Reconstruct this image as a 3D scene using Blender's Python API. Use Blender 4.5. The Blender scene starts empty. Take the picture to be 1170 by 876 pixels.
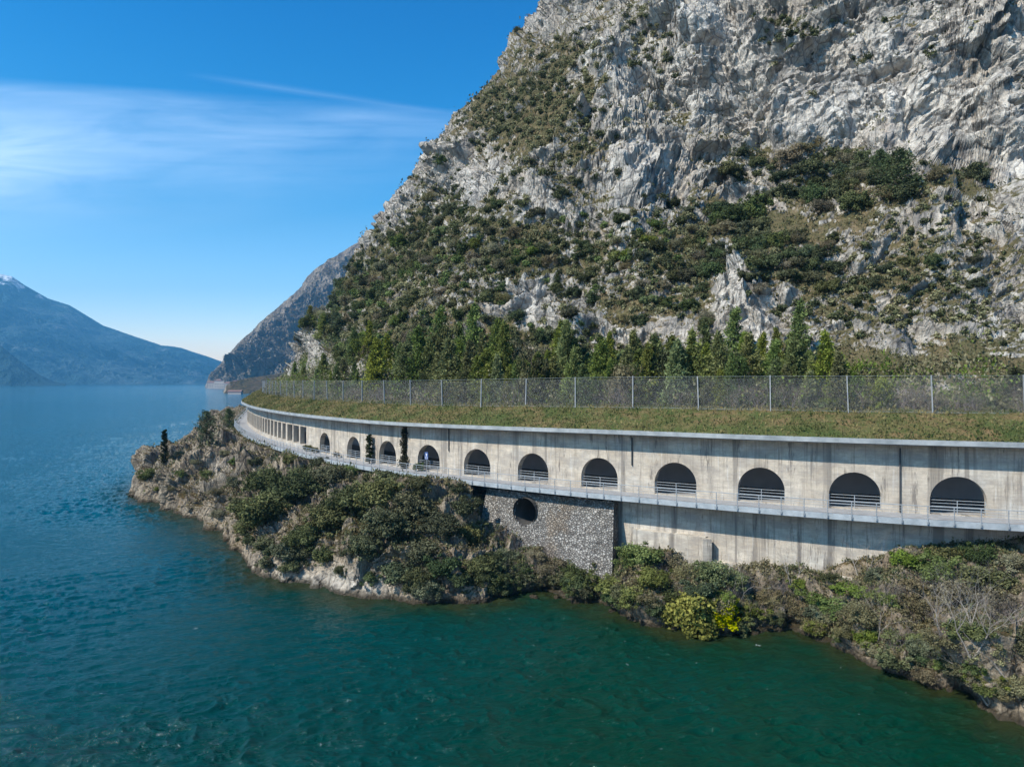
import bpy, math, random
import numpy as np
from mathutils import Vector, Matrix, noise as mnoise
from mathutils.bvhtree import BVHTree

random.seed(7); RNG = np.random.default_rng(7)
SC = bpy.context.scene
COL = SC.collection
CAMZ = 21.0; FPX = 800.0; HX, HY = 585.0, 436.0      # lens of the photograph: focal length and horizon, in its pixels
SUN_AZ_VEC = Vector((-0.80, -0.56, 0)).normalized(); SUN_EL = math.radians(46)

def at(px, depth, z=None, py=None):
    return ((px - HX) / FPX * depth, depth, (CAMZ - (py - HY) / FPX * depth) if z is None else z)
def to_px(x, y, z): return HX + FPX * x / y, HY + FPX * (CAMZ - z) / y

# ------------------------------------------------------------------ object helpers
def tag(o, label=None, cat=None, group=None, kind=None):
    if label: o['label'] = label
    if cat: o['category'] = cat
    if group: o['group'] = group
    if kind: o['kind'] = kind
    return o
def empty(name, loc=(0, 0, 0)):
    o = bpy.data.objects.new(name, None); COL.objects.link(o); o.location = loc; o.empty_display_size = .3
    return o
def link_mesh(name, me, parent=None):
    o = bpy.data.objects.new(name, me); COL.objects.link(o)
    if parent is not None: o.parent = parent
    return o
def np_mesh(name, V, F, mat, smooth=False):
    """V (n,3), F (m,3|4) int array -> mesh"""
    V = np.ascontiguousarray(V, dtype=np.float32); F = np.ascontiguousarray(F, dtype=np.int32)
    me = bpy.data.meshes.new(name)
    k = F.shape[1]
    me.vertices.add(len(V)); me.vertices.foreach_set('co', V.ravel())
    me.loops.add(F.size); me.loops.foreach_set('vertex_index', F.ravel())
    me.polygons.add(len(F))
    me.polygons.foreach_set('loop_start', np.arange(len(F), dtype=np.int32) * k)
    try: me.polygons.foreach_set('loop_total', np.full(len(F), k, dtype=np.int32))
    except Exception: pass
    me.polygons.foreach_set('use_smooth', np.full(len(F), smooth))
    me.update(calc_edges=True)
    if mat: me.materials.append(mat)
    return me
def grid_faces(nu, nv, flip=False):
    i = np.arange(nu - 1)[:, None]; j = np.arange(nv - 1)[None, :]
    a = i * nv + j; b = a + nv; c = b + 1; d = a + 1
    F = np.stack([a, b, c, d] if not flip else [a, d, c, b], -1).reshape(-1, 4)
    return F
def color_attr(me, name, vals):
    at_ = me.attributes.new(name, 'FLOAT', 'POINT'); at_.data.foreach_set('value', np.asarray(vals, dtype=np.float32).ravel())

class MB:
    """collects boxes, bars and strips; build() links them as ONE mesh object"""
    def __init__(s): s.v = []; s.f = []; s.uv = []
    def quad(s, a, b, c, d, uv=None):
        n = len(s.v); s.v += [a, b, c, d]; s.f.append((n, n + 1, n + 2, n + 3))
        s.uv += list(uv) if uv else [(0, 0)] * 4
    def box(s, c, ex, ey, ez):
        """centre, three half-extent vectors"""
        c = Vector(c); ex, ey, ez = Vector(ex), Vector(ey), Vector(ez)
        P = [c + sx * ex + sy * ey + sz * ez for sx in (-1, 1) for sy in (-1, 1) for sz in (-1, 1)]
        for q in ((0, 1, 3, 2), (4, 6, 7, 5), (0, 4, 5, 1), (2, 3, 7, 6), (0, 2, 6, 4), (1, 5, 7, 3)):
            pts = [tuple(P[i]) for i in q]
            s.quad(*pts, uv=[(p[0] + p[1], p[2]) for p in pts])
    def bar(s, a, b, r0, r1=None, n=5):
        r1 = r0 if r1 is None else r1
        a, b = Vector(a), Vector(b); d = (b - a)
        if d.length < 1e-6: return
        d.normalize(); u = d.orthogonal().normalized(); w = d.cross(u)
        k = len(s.v)
        for i in range(n):
            t = 2 * math.pi * i / n; o = u * math.cos(t) + w * math.sin(t)
            s.v.append(tuple(a + o * r0)); s.v.append(tuple(b + o * r1)); s.uv += [(0, 0)] * 2
        for i in range(n):
            j = (i + 1) % n
            s.f.append((k + 2 * i, k + 2 * j, k + 2 * j + 1, k + 2 * i + 1))
    def build(s, name, mat, parent=None, weld=False):
        me = bpy.data.meshes.new(name); me.from_pydata(s.v, [], s.f)
        uvl = me.uv_layers.new(name='UVMap')
        idx = np.empty(len(me.loops), dtype=np.int32); me.loops.foreach_get('vertex_index', idx)
        uv = np.array(s.uv, dtype=np.float32)[idx]; uvl.data.foreach_set('uv', uv.ravel())
        me.materials.append(mat)
        if weld:
            import bmesh
            bm = bmesh.new(); bm.from_mesh(me); bmesh.ops.remove_doubles(bm, verts=bm.verts, dist=.0005); bm.to_mesh(me); bm.free()
        return link_mesh(name, me, parent)

# ------------------------------------------------------------------ numpy noise
def _h(i, j, k, seed):
    n = (i.astype(np.uint32) * np.uint32(374761393) + j.astype(np.uint32) * np.uint32(668265263) + k.astype(np.uint32) * np.uint32(2147483647) + np.uint32(seed) * np.uint32(974634777))
    n = (n ^ (n >> np.uint32(13))) * np.uint32(1274126177); n = n ^ (n >> np.uint32(16))
    n = n * np.uint32(2246822519); n = n ^ (n >> np.uint32(15))
    return (n & np.uint32(0xffffff)).astype(np.float32) / np.float32(0xffffff)
def vnoise(P, seed=0):
    """value noise in -1..1, P (n,3)"""
    P = P.astype(np.float32); I = np.floor(P); f = P - I; f = f * f * f * (f * (f * 6 - 15) + 10); I = I.astype(np.int64)
    r = 0
    for a in (0, 1):
        wa = f[:, 0] if a else 1 - f[:, 0]
        for b in (0, 1):
            wb = f[:, 1] if b else 1 - f[:, 1]
            for c in (0, 1):
                wc = f[:, 2] if c else 1 - f[:, 2]
                r = r + wa * wb * wc * _h(I[:, 0] + a, I[:, 1] + b, I[:, 2] + c, seed)
    return r * 2 - 1
def fbm(P, o=4, seed=0, gain=.5):
    r = 0; a = 1; t = 0
    for k in range(o):
        r = r + a * vnoise(P * (2.03 ** k) + 17.3 * k, seed + k); t += a; a *= gain
    return r / t
def ridged(P, o=4, seed=0, gain=.5):
    r = 0; a = 1; t = 0
    for k in range(o):
        r = r + a * (1 - np.abs(vnoise(P * (2.05 ** k) + 9.1 * k, seed + k)) * 2); t += a; a *= gain
    return r / t
def worley(P, seed=0):
    """F1, F2, random value of the nearest cell"""
    P = P.astype(np.float32); I = np.floor(P).astype(np.int64); n = len(P)
    f1 = np.full(n, 9., np.float32); f2 = f1.copy(); idv = np.zeros(n, np.float32)
    for a in (-1, 0, 1):
        for b in (-1, 0, 1):
            for c in (-1, 0, 1):
                x, y, z = I[:, 0] + a, I[:, 1] + b, I[:, 2] + c
                dx = x + _h(x, y, z, seed) - P[:, 0]; dy = y + _h(x, y, z, seed + 1) - P[:, 1]; dz = z + _h(x, y, z, seed + 2) - P[:, 2]
                d = (dx * dx + dy * dy + dz * dz).astype(np.float32)
                m = d < f1
                f2 = np.where(m, f1, np.minimum(f2, d)); f1 = np.where(m, d, f1)
                idv = np.where(m, _h(x, y, z, seed + 3), idv)
    return np.sqrt(f1), np.sqrt(f2), idv
def facet(P, size, tilt, step, seed, sharp=16.):
    """rock broken into tilted planes: every cell has a plane of its own"""
    size = np.asarray(size, float); Q = (P / size).astype(np.float32); I = np.floor(Q).astype(np.int64); n = len(Q)
    wsum = np.zeros(n, np.float32); val = np.zeros(n, np.float32); sm = float(np.mean(size))
    for a in (-1, 0, 1):
        for b in (-1, 0, 1):
            for c in (-1, 0, 1):
                x, y, z = I[:, 0] + a, I[:, 1] + b, I[:, 2] + c
                dx = x + _h(x, y, z, seed) - Q[:, 0]; dy = y + _h(x, y, z, seed + 1) - Q[:, 1]; dz = z + _h(x, y, z, seed + 2) - Q[:, 2]; d = dx * dx + dy * dy + dz * dz
                w = np.exp(-sharp * d); wsum += w
                q1 = _h(x, y, z, seed + 3) - .5; q2 = _h(x, y, z, seed + 4) - .5; q3 = _h(x, y, z, seed + 5) - .5; q4 = _h(x, y, z, seed + 6) - .5
                val += w * ((dx * q1 + dy * q2 + dz * q3) * 2 * tilt * sm + q4 * step * sm)
    return val / (wsum + 1e-12)
def smooth(a, b, x):
    t = np.clip((x - a) / (b - a), 0, 1); return t * t * (3 - 2 * t)

# ------------------------------------------------------------------ materials
def new_mat(name):
    m = bpy.data.materials.new(name); m.use_nodes = True; nt = m.node_tree; nt.nodes.clear()
    return m, nt
class N:
    def __init__(s, nt): s.nt = nt
    def __call__(s, kind, **kw):
        n = s.nt.nodes.new(kind)
        for k, v in kw.items():
            if k.startswith('i_'):
                key = k[2:]; key = int(key) if key.isdigit() else key.replace('_', ' ')
                n.inputs[key].default_value = v
            else: setattr(n, k, v)
        return n
    def l(s, a, b): s.nt.links.new(a, b)
    def math(s, op, a, b=None, c=None, clamp=False):
        n = s.nt.nodes.new('ShaderNodeMath'); n.operation = op; n.use_clamp = clamp
        for i, v in enumerate((a, b, c)):
            if v is None: continue
            if isinstance(v, (int, float)): n.inputs[i].default_value = v
            else: s.nt.links.new(v, n.inputs[i])
        return n.outputs[0]
    def mix(s, f, a, b, blend='MIX'):
        n = s.nt.nodes.new('ShaderNodeMix'); n.data_type = 'RGBA'; n.blend_type = blend; n.clamp_result = False; n.clamp_factor = True
        for sock, v in ((n.inputs[0], f), (n.inputs[6], a), (n.inputs[7], b)):
            if isinstance(v, (int, float)): sock.default_value = v
            elif isinstance(v, tuple): sock.default_value = (*v, 1) if len(v) == 3 else v
            else: s.nt.links.new(v, sock)
        return n.outputs[2]
    def ramp(s, fac, stops, interp='LINEAR'):
        n = s.nt.nodes.new('ShaderNodeValToRGB'); cr = n.color_ramp; cr.interpolation = interp
        while len(cr.elements) < len(stops): cr.elements.new(.5)
        for e, (p, c) in zip(cr.elements, stops):
            e.position = p; e.color = (*c, 1) if isinstance(c, tuple) else (c, c, c, 1)
        s.nt.links.new(fac, n.inputs[0]); return n.outputs[0]
    def noise(s, vec, scale, detail=4, rough=.55, dist=0):
        n = s.nt.nodes.new('ShaderNodeTexNoise'); n.inputs['Scale'].default_value = scale; n.inputs['Detail'].default_value = detail
        n.inputs['Roughness'].default_value = rough; n.inputs['Distortion'].default_value = dist
        if vec is not None: s.nt.links.new(vec, n.inputs['Vector'])
        return n.outputs[0]
    def voro(s, vec, scale, feature='F1', out='Distance'):
        n = s.nt.nodes.new('ShaderNodeTexVoronoi'); n.feature = feature; n.inputs['Scale'].default_value = scale
        if vec is not None: s.nt.links.new(vec, n.inputs['Vector'])
        return n.outputs[out]
    def mapping(s, vec, scale=(1, 1, 1), rot=(0, 0, 0), loc=(0, 0, 0)):
        n = s.nt.nodes.new('ShaderNodeMapping'); n.inputs['Scale'].default_value = scale; n.inputs['Rotation'].default_value = rot; n.inputs['Location'].default_value = loc
        s.nt.links.new(vec, n.inputs[0]); return n.outputs[0]
    def bump(s, h, strength, dist, normal=None):
        n = s.nt.nodes.new('ShaderNodeBump'); n.inputs['Strength'].default_value = strength; n.inputs['Distance'].default_value = dist
        s.nt.links.new(h, n.inputs['Height'])
        if normal is not None: s.nt.links.new(normal, n.inputs['Normal'])
        return n.outputs[0]
    def pos(s): return s.nt.nodes.new('ShaderNodeNewGeometry').outputs['Position']
    def out(s, color, rough=.9, normal=None, spec=.3, metal=0):
        b = s.nt.nodes.new('ShaderNodeBsdfPrincipled'); o = s.nt.nodes.new('ShaderNodeOutputMaterial')
        if isinstance(color, tuple): b.inputs['Base Color'].default_value = (*color, 1)
        else: s.nt.links.new(color, b.inputs['Base Color'])
        if isinstance(rough, (int, float)): b.inputs['Roughness'].default_value = rough
        else: s.nt.links.new(rough, b.inputs['Roughness'])
        b.inputs['Specular IOR Level'].default_value = spec; b.inputs['Metallic'].default_value = metal
        if normal is not None: s.nt.links.new(normal, b.inputs['Normal'])
        s.nt.links.new(b.outputs[0], o.inputs[0]); return b

def rock_material(name, veg_lo, veg_hi, wet=False, far=1.0):
    m, nt = new_mat(name); n = N(nt)
    geo = n('ShaderNodeNewGeometry'); P = geo.outputs['Position']
    Pd = n.mapping(P, (1, 1, .55), (math.radians(24), math.radians(-32), 0))
    big = n.noise(Pd, .035 / far, 5, .6, .6)
    mid = n.noise(Pd, .28 / far, 6, .65, .8)
    fine = n.noise(P, 1.5 / far, 6, .7)
    streak = n.noise(n.mapping(P, (1, 1, .16)), .55 / far, 5, .6, .5)
    rock = n.ramp(mid, [(.28, (.15, .138, .125)), (.42, (.32, .29, .25)), (.54, (.50, .455, .39)), (.70, (.64, .595, .52))])
    if far < 2 :
        pale = n('ShaderNodeAttribute', attribute_name='pale').outputs['Fac']
        pf = n.math('MULTIPLY', pale, n.ramp(n.noise(P, .35 / far, 5, .7), [(.36, 0.), (.56, 1.)]), clamp=True)
    rock = n.mix(n.ramp(big, [(.48, 0.), (.66, .45)]), rock, (.47, .455, .43))
    rock = n.mix(n.ramp(n.noise(P, .11 / far, 4, .6), [(.5, 0.), (.68, .6)]), rock, (.36, .28, .205))
    rock = n.mix(n.ramp(streak, [(.52, 0.), (.66, .8)]), rock, (.10, .098, .105))
    rock = n.mix(n.ramp(streak, [(.22, .45), (.36, 0.)]), rock, (.46, .36, .26))
    if far < 2: rock = n.mix(n.math('MULTIPLY', pf, .72), rock, (.72, .68, .61))
    crack = n.voro(n.mapping(P, (1, 1, .6), (.5, -.5, .3)), .42 / far, 'DISTANCE_TO_EDGE')
    rock = n.mix(n.ramp(crack, [(0., .75), (.05, 0.)]), rock, (.10, .092, .085))
    rock = n.mix(n.ramp(fine, [(.32, .7), (.56, 0.)]), rock, (.15, .135, .12))
    # thin turf and dry grass hold on the gentler ground
    nz = n('ShaderNodeSeparateXYZ'); n.l(geo.outputs['Normal'], nz.inputs[0])
    vn = n.noise(P, .16 / far, 7, .68)
    v = n.math('ADD', nz.outputs[2], n.math('MULTIPLY', n.math('SUBTRACT', vn, .5), 1.5))
    if far < 2:
        va = n('ShaderNodeAttribute', attribute_name='veg').outputs['Fac']
        v = n.math('ADD', v, n.math('MULTIPLY', va, .75 if not wet else .55))
    v = n.math('ADD', v, n.math('MULTIPLY', n.math('SUBTRACT', fine, .5), .55))
    vegf = n.ramp(v, [(veg_lo, 0.), (veg_hi, 1.)])
    vegc = n.ramp(n.noise(P, .5 / far, 6, .75), [(.28, (.060, .060, .026)), (.45, (.115, .100, .046)), (.58, (.18, .135, .075)), (.72, (.26, .205, .135))])
    vegc = n.mix(n.ramp(n.noise(P, .05 / far, 3, .6), [(.45, 0.), (.62, .55)]), vegc, (.080, .082, .036))
    vegc = n.mix(n.ramp(n.noise(P, 1.1 / far, 5, .8), [(.40, .65), (.56, 0.)]), vegc, (.045, .042, .022))
    c = n.mix(vegf, rock, vegc)
    rough = .92
    if wet:
        z = n('ShaderNodeSeparateXYZ'); n.l(P, z.inputs[0])
        zz = n.math('ADD', z.outputs[2], n.math('MULTIPLY', n.math('SUBTRACT', fine, .5), 1.0))
        c = n.mix(n.ramp(zz, [(.22, .9), (.75, 0.)]), c, (.045, .04, .03))
    h = n.math('ADD', n.math('MULTIPLY', mid, 1.0), n.math('MULTIPLY', fine, .35))
    h = n.math('ADD', h, n.math('MULTIPLY', n.ramp(crack, [(0., 0.), (.1, 1.)]), .15))
    if far > 2: c = n.mix(1.0, c, (.55, .50, .45), 'MULTIPLY')
    if wet: c = n.mix(n.math('SUBTRACT', 1.0, n('ShaderNodeAttribute', attribute_name='pale').outputs['Fac'], clamp=True), c, n.mix(1.0, c, (.66, .59, .50), 'MULTIPLY'))
    nb = n.bump(h, .85, 1.3 * far)
    n.out(c, rough, nb, .15)
    return m

def concrete_material(name, base=(.50, .435, .35), stain=.8, board=True):
    m, nt = new_mat(name); n = N(nt)
    uv = n('ShaderNodeUVMap').outputs[0]; P = n.pos()
    big = n.noise(uv, .22, 4, .6)
    c = n.ramp(n.noise(uv, .9, 6, .7), [(.3, tuple(x * .80 for x in base)), (.5, base), (.72, tuple(min(1, x * 1.22) for x in base))])
    c = n.mix(n.ramp(big, [(.48, 0.), (.62, .55)]), c, (.34, .275, .205))
    c = n.mix(n.ramp(n.noise(uv, .35, 3, .5), [(.55, 0.), (.66, .5)]), c, (.52, .50, .45))
    st = n.noise(n.mapping(uv, (1, .045, 1)), 2.2, 5, .75)
    c = n.mix(n.ramp(st, [(.54, 0.), (.66, stain)]), c, (.16, .135, .11))
    st2 = n.noise(n.mapping(uv, (1, .03, 1), loc=(31, 0, 0)), .75, 4, .6)
    c = n.mix(n.ramp(st2, [(.555, 0.), (.63, stain * .75)]), c, (.115, .10, .085))
    c = n.mix(n.ramp(n.noise(n.mapping(uv, (1, .05, 1), loc=(7, 3, 0)), 3.5, 3, .6), [(.6, 0.), (.68, .5)]), c, (.62, .60, .56))
    sx = n('ShaderNodeSeparateXYZ'); n.l(uv, sx.inputs[0])
    h = n.noise(uv, 5, 5, .6)
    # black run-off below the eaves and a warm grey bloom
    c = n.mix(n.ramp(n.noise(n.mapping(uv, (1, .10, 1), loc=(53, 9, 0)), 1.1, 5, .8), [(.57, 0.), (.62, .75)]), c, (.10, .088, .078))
    c = n.mix(n.ramp(n.noise(n.mapping(uv, (.5, 1.2, 1), loc=(3, 77, 0)), .8, 6, .75), [(.42, .5), (.6, 0.)]), c, (.22, .20, .185))
    if board:
        fr = n.math('FRACT', n.math('MULTIPLY', sx.outputs[1], 3.2))
        line = n.ramp(fr, [(0., 1.), (.05, 0.)])
        c = n.mix(n.math('MULTIPLY', line, .5), c, (.12, .11, .1))
        fx = n.math('FRACT', n.math('DIVIDE', sx.outputs[0], 2.57))
        jl = n.ramp(fx, [(0., 1.), (.014, 0.)])
        c = n.mix(n.math('MULTIPLY', jl, .7), c, (.1, .09, .08))
        h = n.math('SUBTRACT', h, n.math('MULTIPLY', line, .4))
    n.out(c, .88, n.bump(h, .5, .05), .2)
    return m

def plain_material(name, c0, c1, scale=1.5, rough=.8, bump=.3, bdist=.03, metal=0, spec=.3):
    m, nt = new_mat(name); n = N(nt); P = n.pos()
    nz = n.noise(P, scale, 5, .65)
    c = n.ramp(nz, [(.3, c0), (.7, c1)])
    n.out(c, rough, n.bump(n.noise(P, scale * 6, 4, .6), bump, bdist), spec, metal)
    return m

def leaf_material(name, dark, light, trans=.25, var=.5):
    m, nt = new_mat(name); n = N(nt)
    oi = n('ShaderNodeObjectInfo'); tint = n('ShaderNodeAttribute', attribute_name='tint')
    c = n.mix(tint.outputs['Fac'], dark, light)
    # every plant has its own lightness and hue
    hs = n('ShaderNodeHueSaturation'); n.l(c, hs.inputs['Color'])
    n.l(n.math('ADD', n.math('MULTIPLY', oi.outputs['Random'], .06), .47), hs.inputs['Hue'])
    n.l(n.math('ADD', n.math('MULTIPLY', n.math('FRACT', n.math('MULTIPLY', oi.outputs['Random'], 7.13)), var), 1 - var * .5), hs.inputs['Value'])
    n.l(n.math('ADD', n.math('MULTIPLY', n.math('FRACT', n.math('MULTIPLY', oi.outputs['Random'], 3.7)), .4), .75), hs.inputs['Saturation'])
    d = n('ShaderNodeBsdfDiffuse'); t = n('ShaderNodeBsdfTranslucent'); mx = n('ShaderNodeMixShader'); mx.inputs[0].default_value = trans
    n.l(hs.outputs[0], d.inputs[0]); n.l(hs.outputs[0], t.inputs[0])
    n.l(d.outputs[0], mx.inputs[1]); n.l(t.outputs[0], mx.inputs[2])
    o = n('ShaderNodeOutputMaterial'); n.l(mx.outputs[0], o.inputs[0])
    return m

M = {}
M['rock'] = rock_material('mountain_rock', .66, .84)
M['shore_rock'] = rock_material('shore_rock', .60, .80, wet=True, far=.55)
M['far_rock'] = rock_material('far_rock', .62, .80, far=14)
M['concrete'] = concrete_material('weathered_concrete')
M['concrete_low'] = concrete_material('stained_concrete', (.54, .48, .395), .95, board=True)
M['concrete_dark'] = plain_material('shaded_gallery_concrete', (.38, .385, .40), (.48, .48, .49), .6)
M['coping'] = plain_material('pale_coping', (.19, .21, .22), (.36, .38, .385), .8, .6, .2)
M['asphalt'] = plain_material('old_asphalt', (.22, .215, .215), (.33, .32, .315), 1.2, .9)
M['steel'] = plain_material('galvanised_steel', (.30, .325, .345), (.46, .485, .50), 3, .45, .05, .01, .4)
M['edge_steel'] = plain_material('edge_beam_paint', (.22, .25, .27), (.38, .41, .43), 1.2, .55)
M['bark'] = plain_material('bark', (.06, .045, .035), (.14, .11, .085), 4, .9)
M['pale_bark'] = plain_material('pale_bark', (.20, .175, .15), (.36, .32, .28), 3, .9)
M['twig'] = plain_material('bare_twigs', (.14, .11, .095), (.28, .23, .20), 1.2, .9)
M['dull_steel'] = plain_material('weathered_post_steel', (.20, .21, .215), (.33, .34, .345), 2, .7)
M['dark_metal'] = plain_material('dark_metal', (.03, .035, .04), (.06, .065, .07), 3, .6)
M['olive_leaf'] = leaf_material('olive_foliage', (.042, .048, .023), (.158, .165, .080), .2)
M['dark_leaf'] = leaf_material('dark_foliage', (.032, .043, .019), (.115, .140, .058), .2)
M['brown_leaf'] = leaf_material('dry_foliage', (.095, .083, .046), (.270, .240, .135), .2)
M['bright_leaf'] = leaf_material('yellow_green_foliage', (.09, .11, .012), (.34, .37, .045), .35)
M['green_leaf'] = leaf_material('fresh_foliage', (.065, .085, .022), (.20, .235, .07), .3)
M['pine_leaf'] = leaf_material('pine_needles', (.062, .080, .022), (.225, .255, .072), .25)
M['cypress_leaf'] = leaf_material('cypress_foliage', (.010, .018, .008), (.035, .050, .020), .15)
M['ivy_leaf'] = leaf_material('ivy_foliage', (.014, .016, .010), (.055, .058, .032), .2)
M['grass_blade'] = leaf_material('meadow_blades', (.052, .078, .020), (.26, .20, .085), .3, 0)

def ground_grass():
    m, nt = new_mat('bank_turf'); n = N(nt); P = n.pos()
    c = n.ramp(n.noise(P, .8, 7, .75), [(.25, (.045, .065, .018)), (.42, (.095, .10, .035)), (.55, (.16, .115, .055)), (.7, (.24, .16, .085))])
    c = n.mix(n.ramp(n.noise(P, .22, 3, .6), [(.44, 0.), (.60, .75)]), c, (.055, .085, .024))
    n.out(c, .95, n.bump(n.noise(P, 4, 5, .7), .8, .25), .1)
    return m
M['turf'] = ground_grass()

def stone_wall_mat():
    m, nt = new_mat('rubble_masonry'); n = N(nt); uv = n('ShaderNodeUVMap').outputs[0]
    uvd = n.mapping(uv, (1, 1.35, 1))
    cell = n.voro(uvd, 3.9, 'F1', 'Color'); edge = n.voro(uvd, 3.9, 'DISTANCE_TO_EDGE')
    g = n('ShaderNodeSeparateColor'); n.l(cell, g.inputs[0])
    c = n.ramp(g.outputs[0], [(0, (.13, .12, .11)), (.4, (.25, .236, .215)), (.8, (.33, .312, .285)), (1, (.39, .37, .34))])
    c = n.mix(n.ramp(n.noise(uv, .28, 3, .6), [(.52, 0.), (.64, .6)]), c, (.24, .185, .13))
    c = n.mix(n.ramp(edge, [(.02, .6), (.10, 0.)]), c, (.09, .08, .07))
    n.out(c, .9, n.bump(n.ramp(edge, [(0., 0.), (.16, 1.)]), 1.0, .16), .2)
    return m
M['masonry'] = stone_wall_mat()

def net_mat():
    m, nt = new_mat('rockfall_netting'); n = N(nt); uv = n('ShaderNodeUVMap').outputs[0]
    sx = n('ShaderNodeSeparateXYZ'); n.l(uv, sx.inputs[0])
    a = n.math('FRACT', n.math('MULTIPLY', n.math('ADD', sx.outputs[0], sx.outputs[1]), 7))
    b = n.math('FRACT', n.math('MULTIPLY', n.math('SUBTRACT', sx.outputs[0], sx.outputs[1]), 7))
    w = n.math('MAXIMUM', n.math('LESS_THAN', a, .07), n.math('LESS_THAN', b, .07))
    d = n('ShaderNodeBsdfDiffuse'); d.inputs[0].default_value = (.24, .245, .25, 1)
    t = n('ShaderNodeBsdfTransparent'); mx = n('ShaderNodeMixShader'); n.l(w, mx.inputs[0]); n.l(t.outputs[0], mx.inputs[1]); n.l(d.outputs[0], mx.inputs[2])
    o = n('ShaderNodeOutputMaterial'); n.l(mx.outputs[0], o.inputs[0])
    return m
M['net'] = net_mat()

# ------------------------------------------------------------------ the curve of the path edge (world metres, from right to far left)
EPTS = [(125, 38), (100, 42), (75, 46.2), (62, 48.6), (50, 51.5), (39.9, 54.5), (30.1, 58.1), (20.8, 62.6), (9.9, 69), (0, 75.6), (-13.4, 86.6), (-22.6, 96), (-34, 110.5), (-45.5, 128), (-56, 147),
        (-65, 166), (-74.5, 188), (-84, 215), (-107, 282), (-125, 330), (-150, 400), (-185, 500), (-222, 620), (-228, 720), (-215, 850)]
def catmull(pts, step=.5):
    P = np.array(pts, float); out = []
    P2 = np.vstack([2 * P[0] - P[1], P, 2 * P[-1] - P[-2]])
    for i in range(1, len(P2) - 2):
        p0, p1, p2, p3 = P2[i - 1:i + 3]; L = np.linalg.norm(p2 - p1); k = max(2, int(L / step))
        t = np.arange(k)[:, None] / k
        out.append(.5 * ((2 * p1) + (-p0 + p2) * t + (2 * p0 - 5 * p1 + 4 * p2 - p3) * t ** 2 + (-p0 + 3 * p1 - 3 * p2 + p3) * t ** 3))
    out.append(P[-1:]); return np.vstack(out)
E = catmull(EPTS, .5)
for _ in range(60):
    E[1:-1] = .25 * E[:-2] + .5 * E[1:-1] + .25 * E[2:]
seg = np.linalg.norm(np.diff(E, axis=0), axis=1); EA = np.concatenate([[0], np.cumsum(seg)])
def Epos(a):
    return np.stack([np.interp(a, EA, E[:, 0]), np.interp(a, EA, E[:, 1])], -1)
def Enorm(a):
    """inland unit normal"""
    d = Epos(np.asarray(a) + 1.5) - Epos(np.asarray(a) - 1.5); d /= np.linalg.norm(d, axis=-1, keepdims=True)
    return np.stack([d[..., 1], -d[..., 0]], -1)
def off(a, o): return Epos(a) + Enorm(a) * o
def a_at_px(px, o=0.):
    A = np.linspace(60, 330, 6000); P = off(A, o); u = HX + FPX * P[:, 0] / P[:, 1]
    k = np.argmax(u < px); return A[k]
def a_at_y(y): return float(np.interp(y, E[:, 1], EA))
def a_scalar(a, o, z): p = off(np.array([a]), o)[0]; return (float(p[0]), float(p[1]), float(z))
A0 = a_at_px(1400); A1 = a_at_y(300.); AR = a_at_px(1260)
ZP = 9.7
def zroof(a): return 16.08 - .38 * smooth(a_at_px(760), a_at_px(400), a)

# ------------------------------------------------------------------ curved walls with openings
def curved_strip(mb, a, o, zlo, zhi, flip=False, nz=1):
    """vertical (or battered) strip along the curve; o may be (o_lo, o_hi); nz rows"""
    a = np.asarray(a, float); n = len(a)
    olo, ohi = (o if isinstance(o, tuple) else (o, o))
    zlo = np.broadcast_to(zlo, (n,)); zhi = np.broadcast_to(zhi, (n,))
    lo = off(a, olo) if np.isscalar(olo) else Epos(a) + Enorm(a) * np.asarray(olo)[:, None]
    hi = off(a, ohi) if np.isscalar(ohi) else Epos(a) + Enorm(a) * np.asarray(ohi)[:, None]
    for i in range(n - 1):
        A_ = (*lo[i], zlo[i]); B_ = (*lo[i + 1], zlo[i + 1]); C_ = (*hi[i + 1], zhi[i + 1]); D_ = (*hi[i], zhi[i])
        if max(zhi[i] - zlo[i], zhi[i + 1] - zlo[i + 1]) < 1e-4 and abs(np.max(ohi) - np.max(olo)) < 1e-4: continue
        uv = [(a[i], A_[2]), (a[i + 1], B_[2]), (a[i + 1], C_[2]), (a[i], D_[2])]
        if flip: mb.quad(A_, D_, C_, B_, uv=[uv[0], uv[3], uv[2], uv[1]])
        else: mb.quad(A_, B_, C_, D_, uv=uv)
def ribbon(mb, a, o0, o1, z0, z1):
    """flat strip between two offsets"""
    a = np.asarray(a, float); p = off(a, o0); q = off(a, o1)
    z0 = np.broadcast_to(z0, a.shape); z1 = np.broadcast_to(z1, a.shape)
    for i in range(len(a) - 1):
        mb.quad((*p[i], z0[i]), (*q[i], z1[i]), (*q[i + 1], z1[i + 1]), (*p[i + 1], z0[i + 1]), uv=[(a[i], 0), (a[i], o1 - o0), (a[i + 1], o1 - o0), (a[i + 1], 0)])

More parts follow.
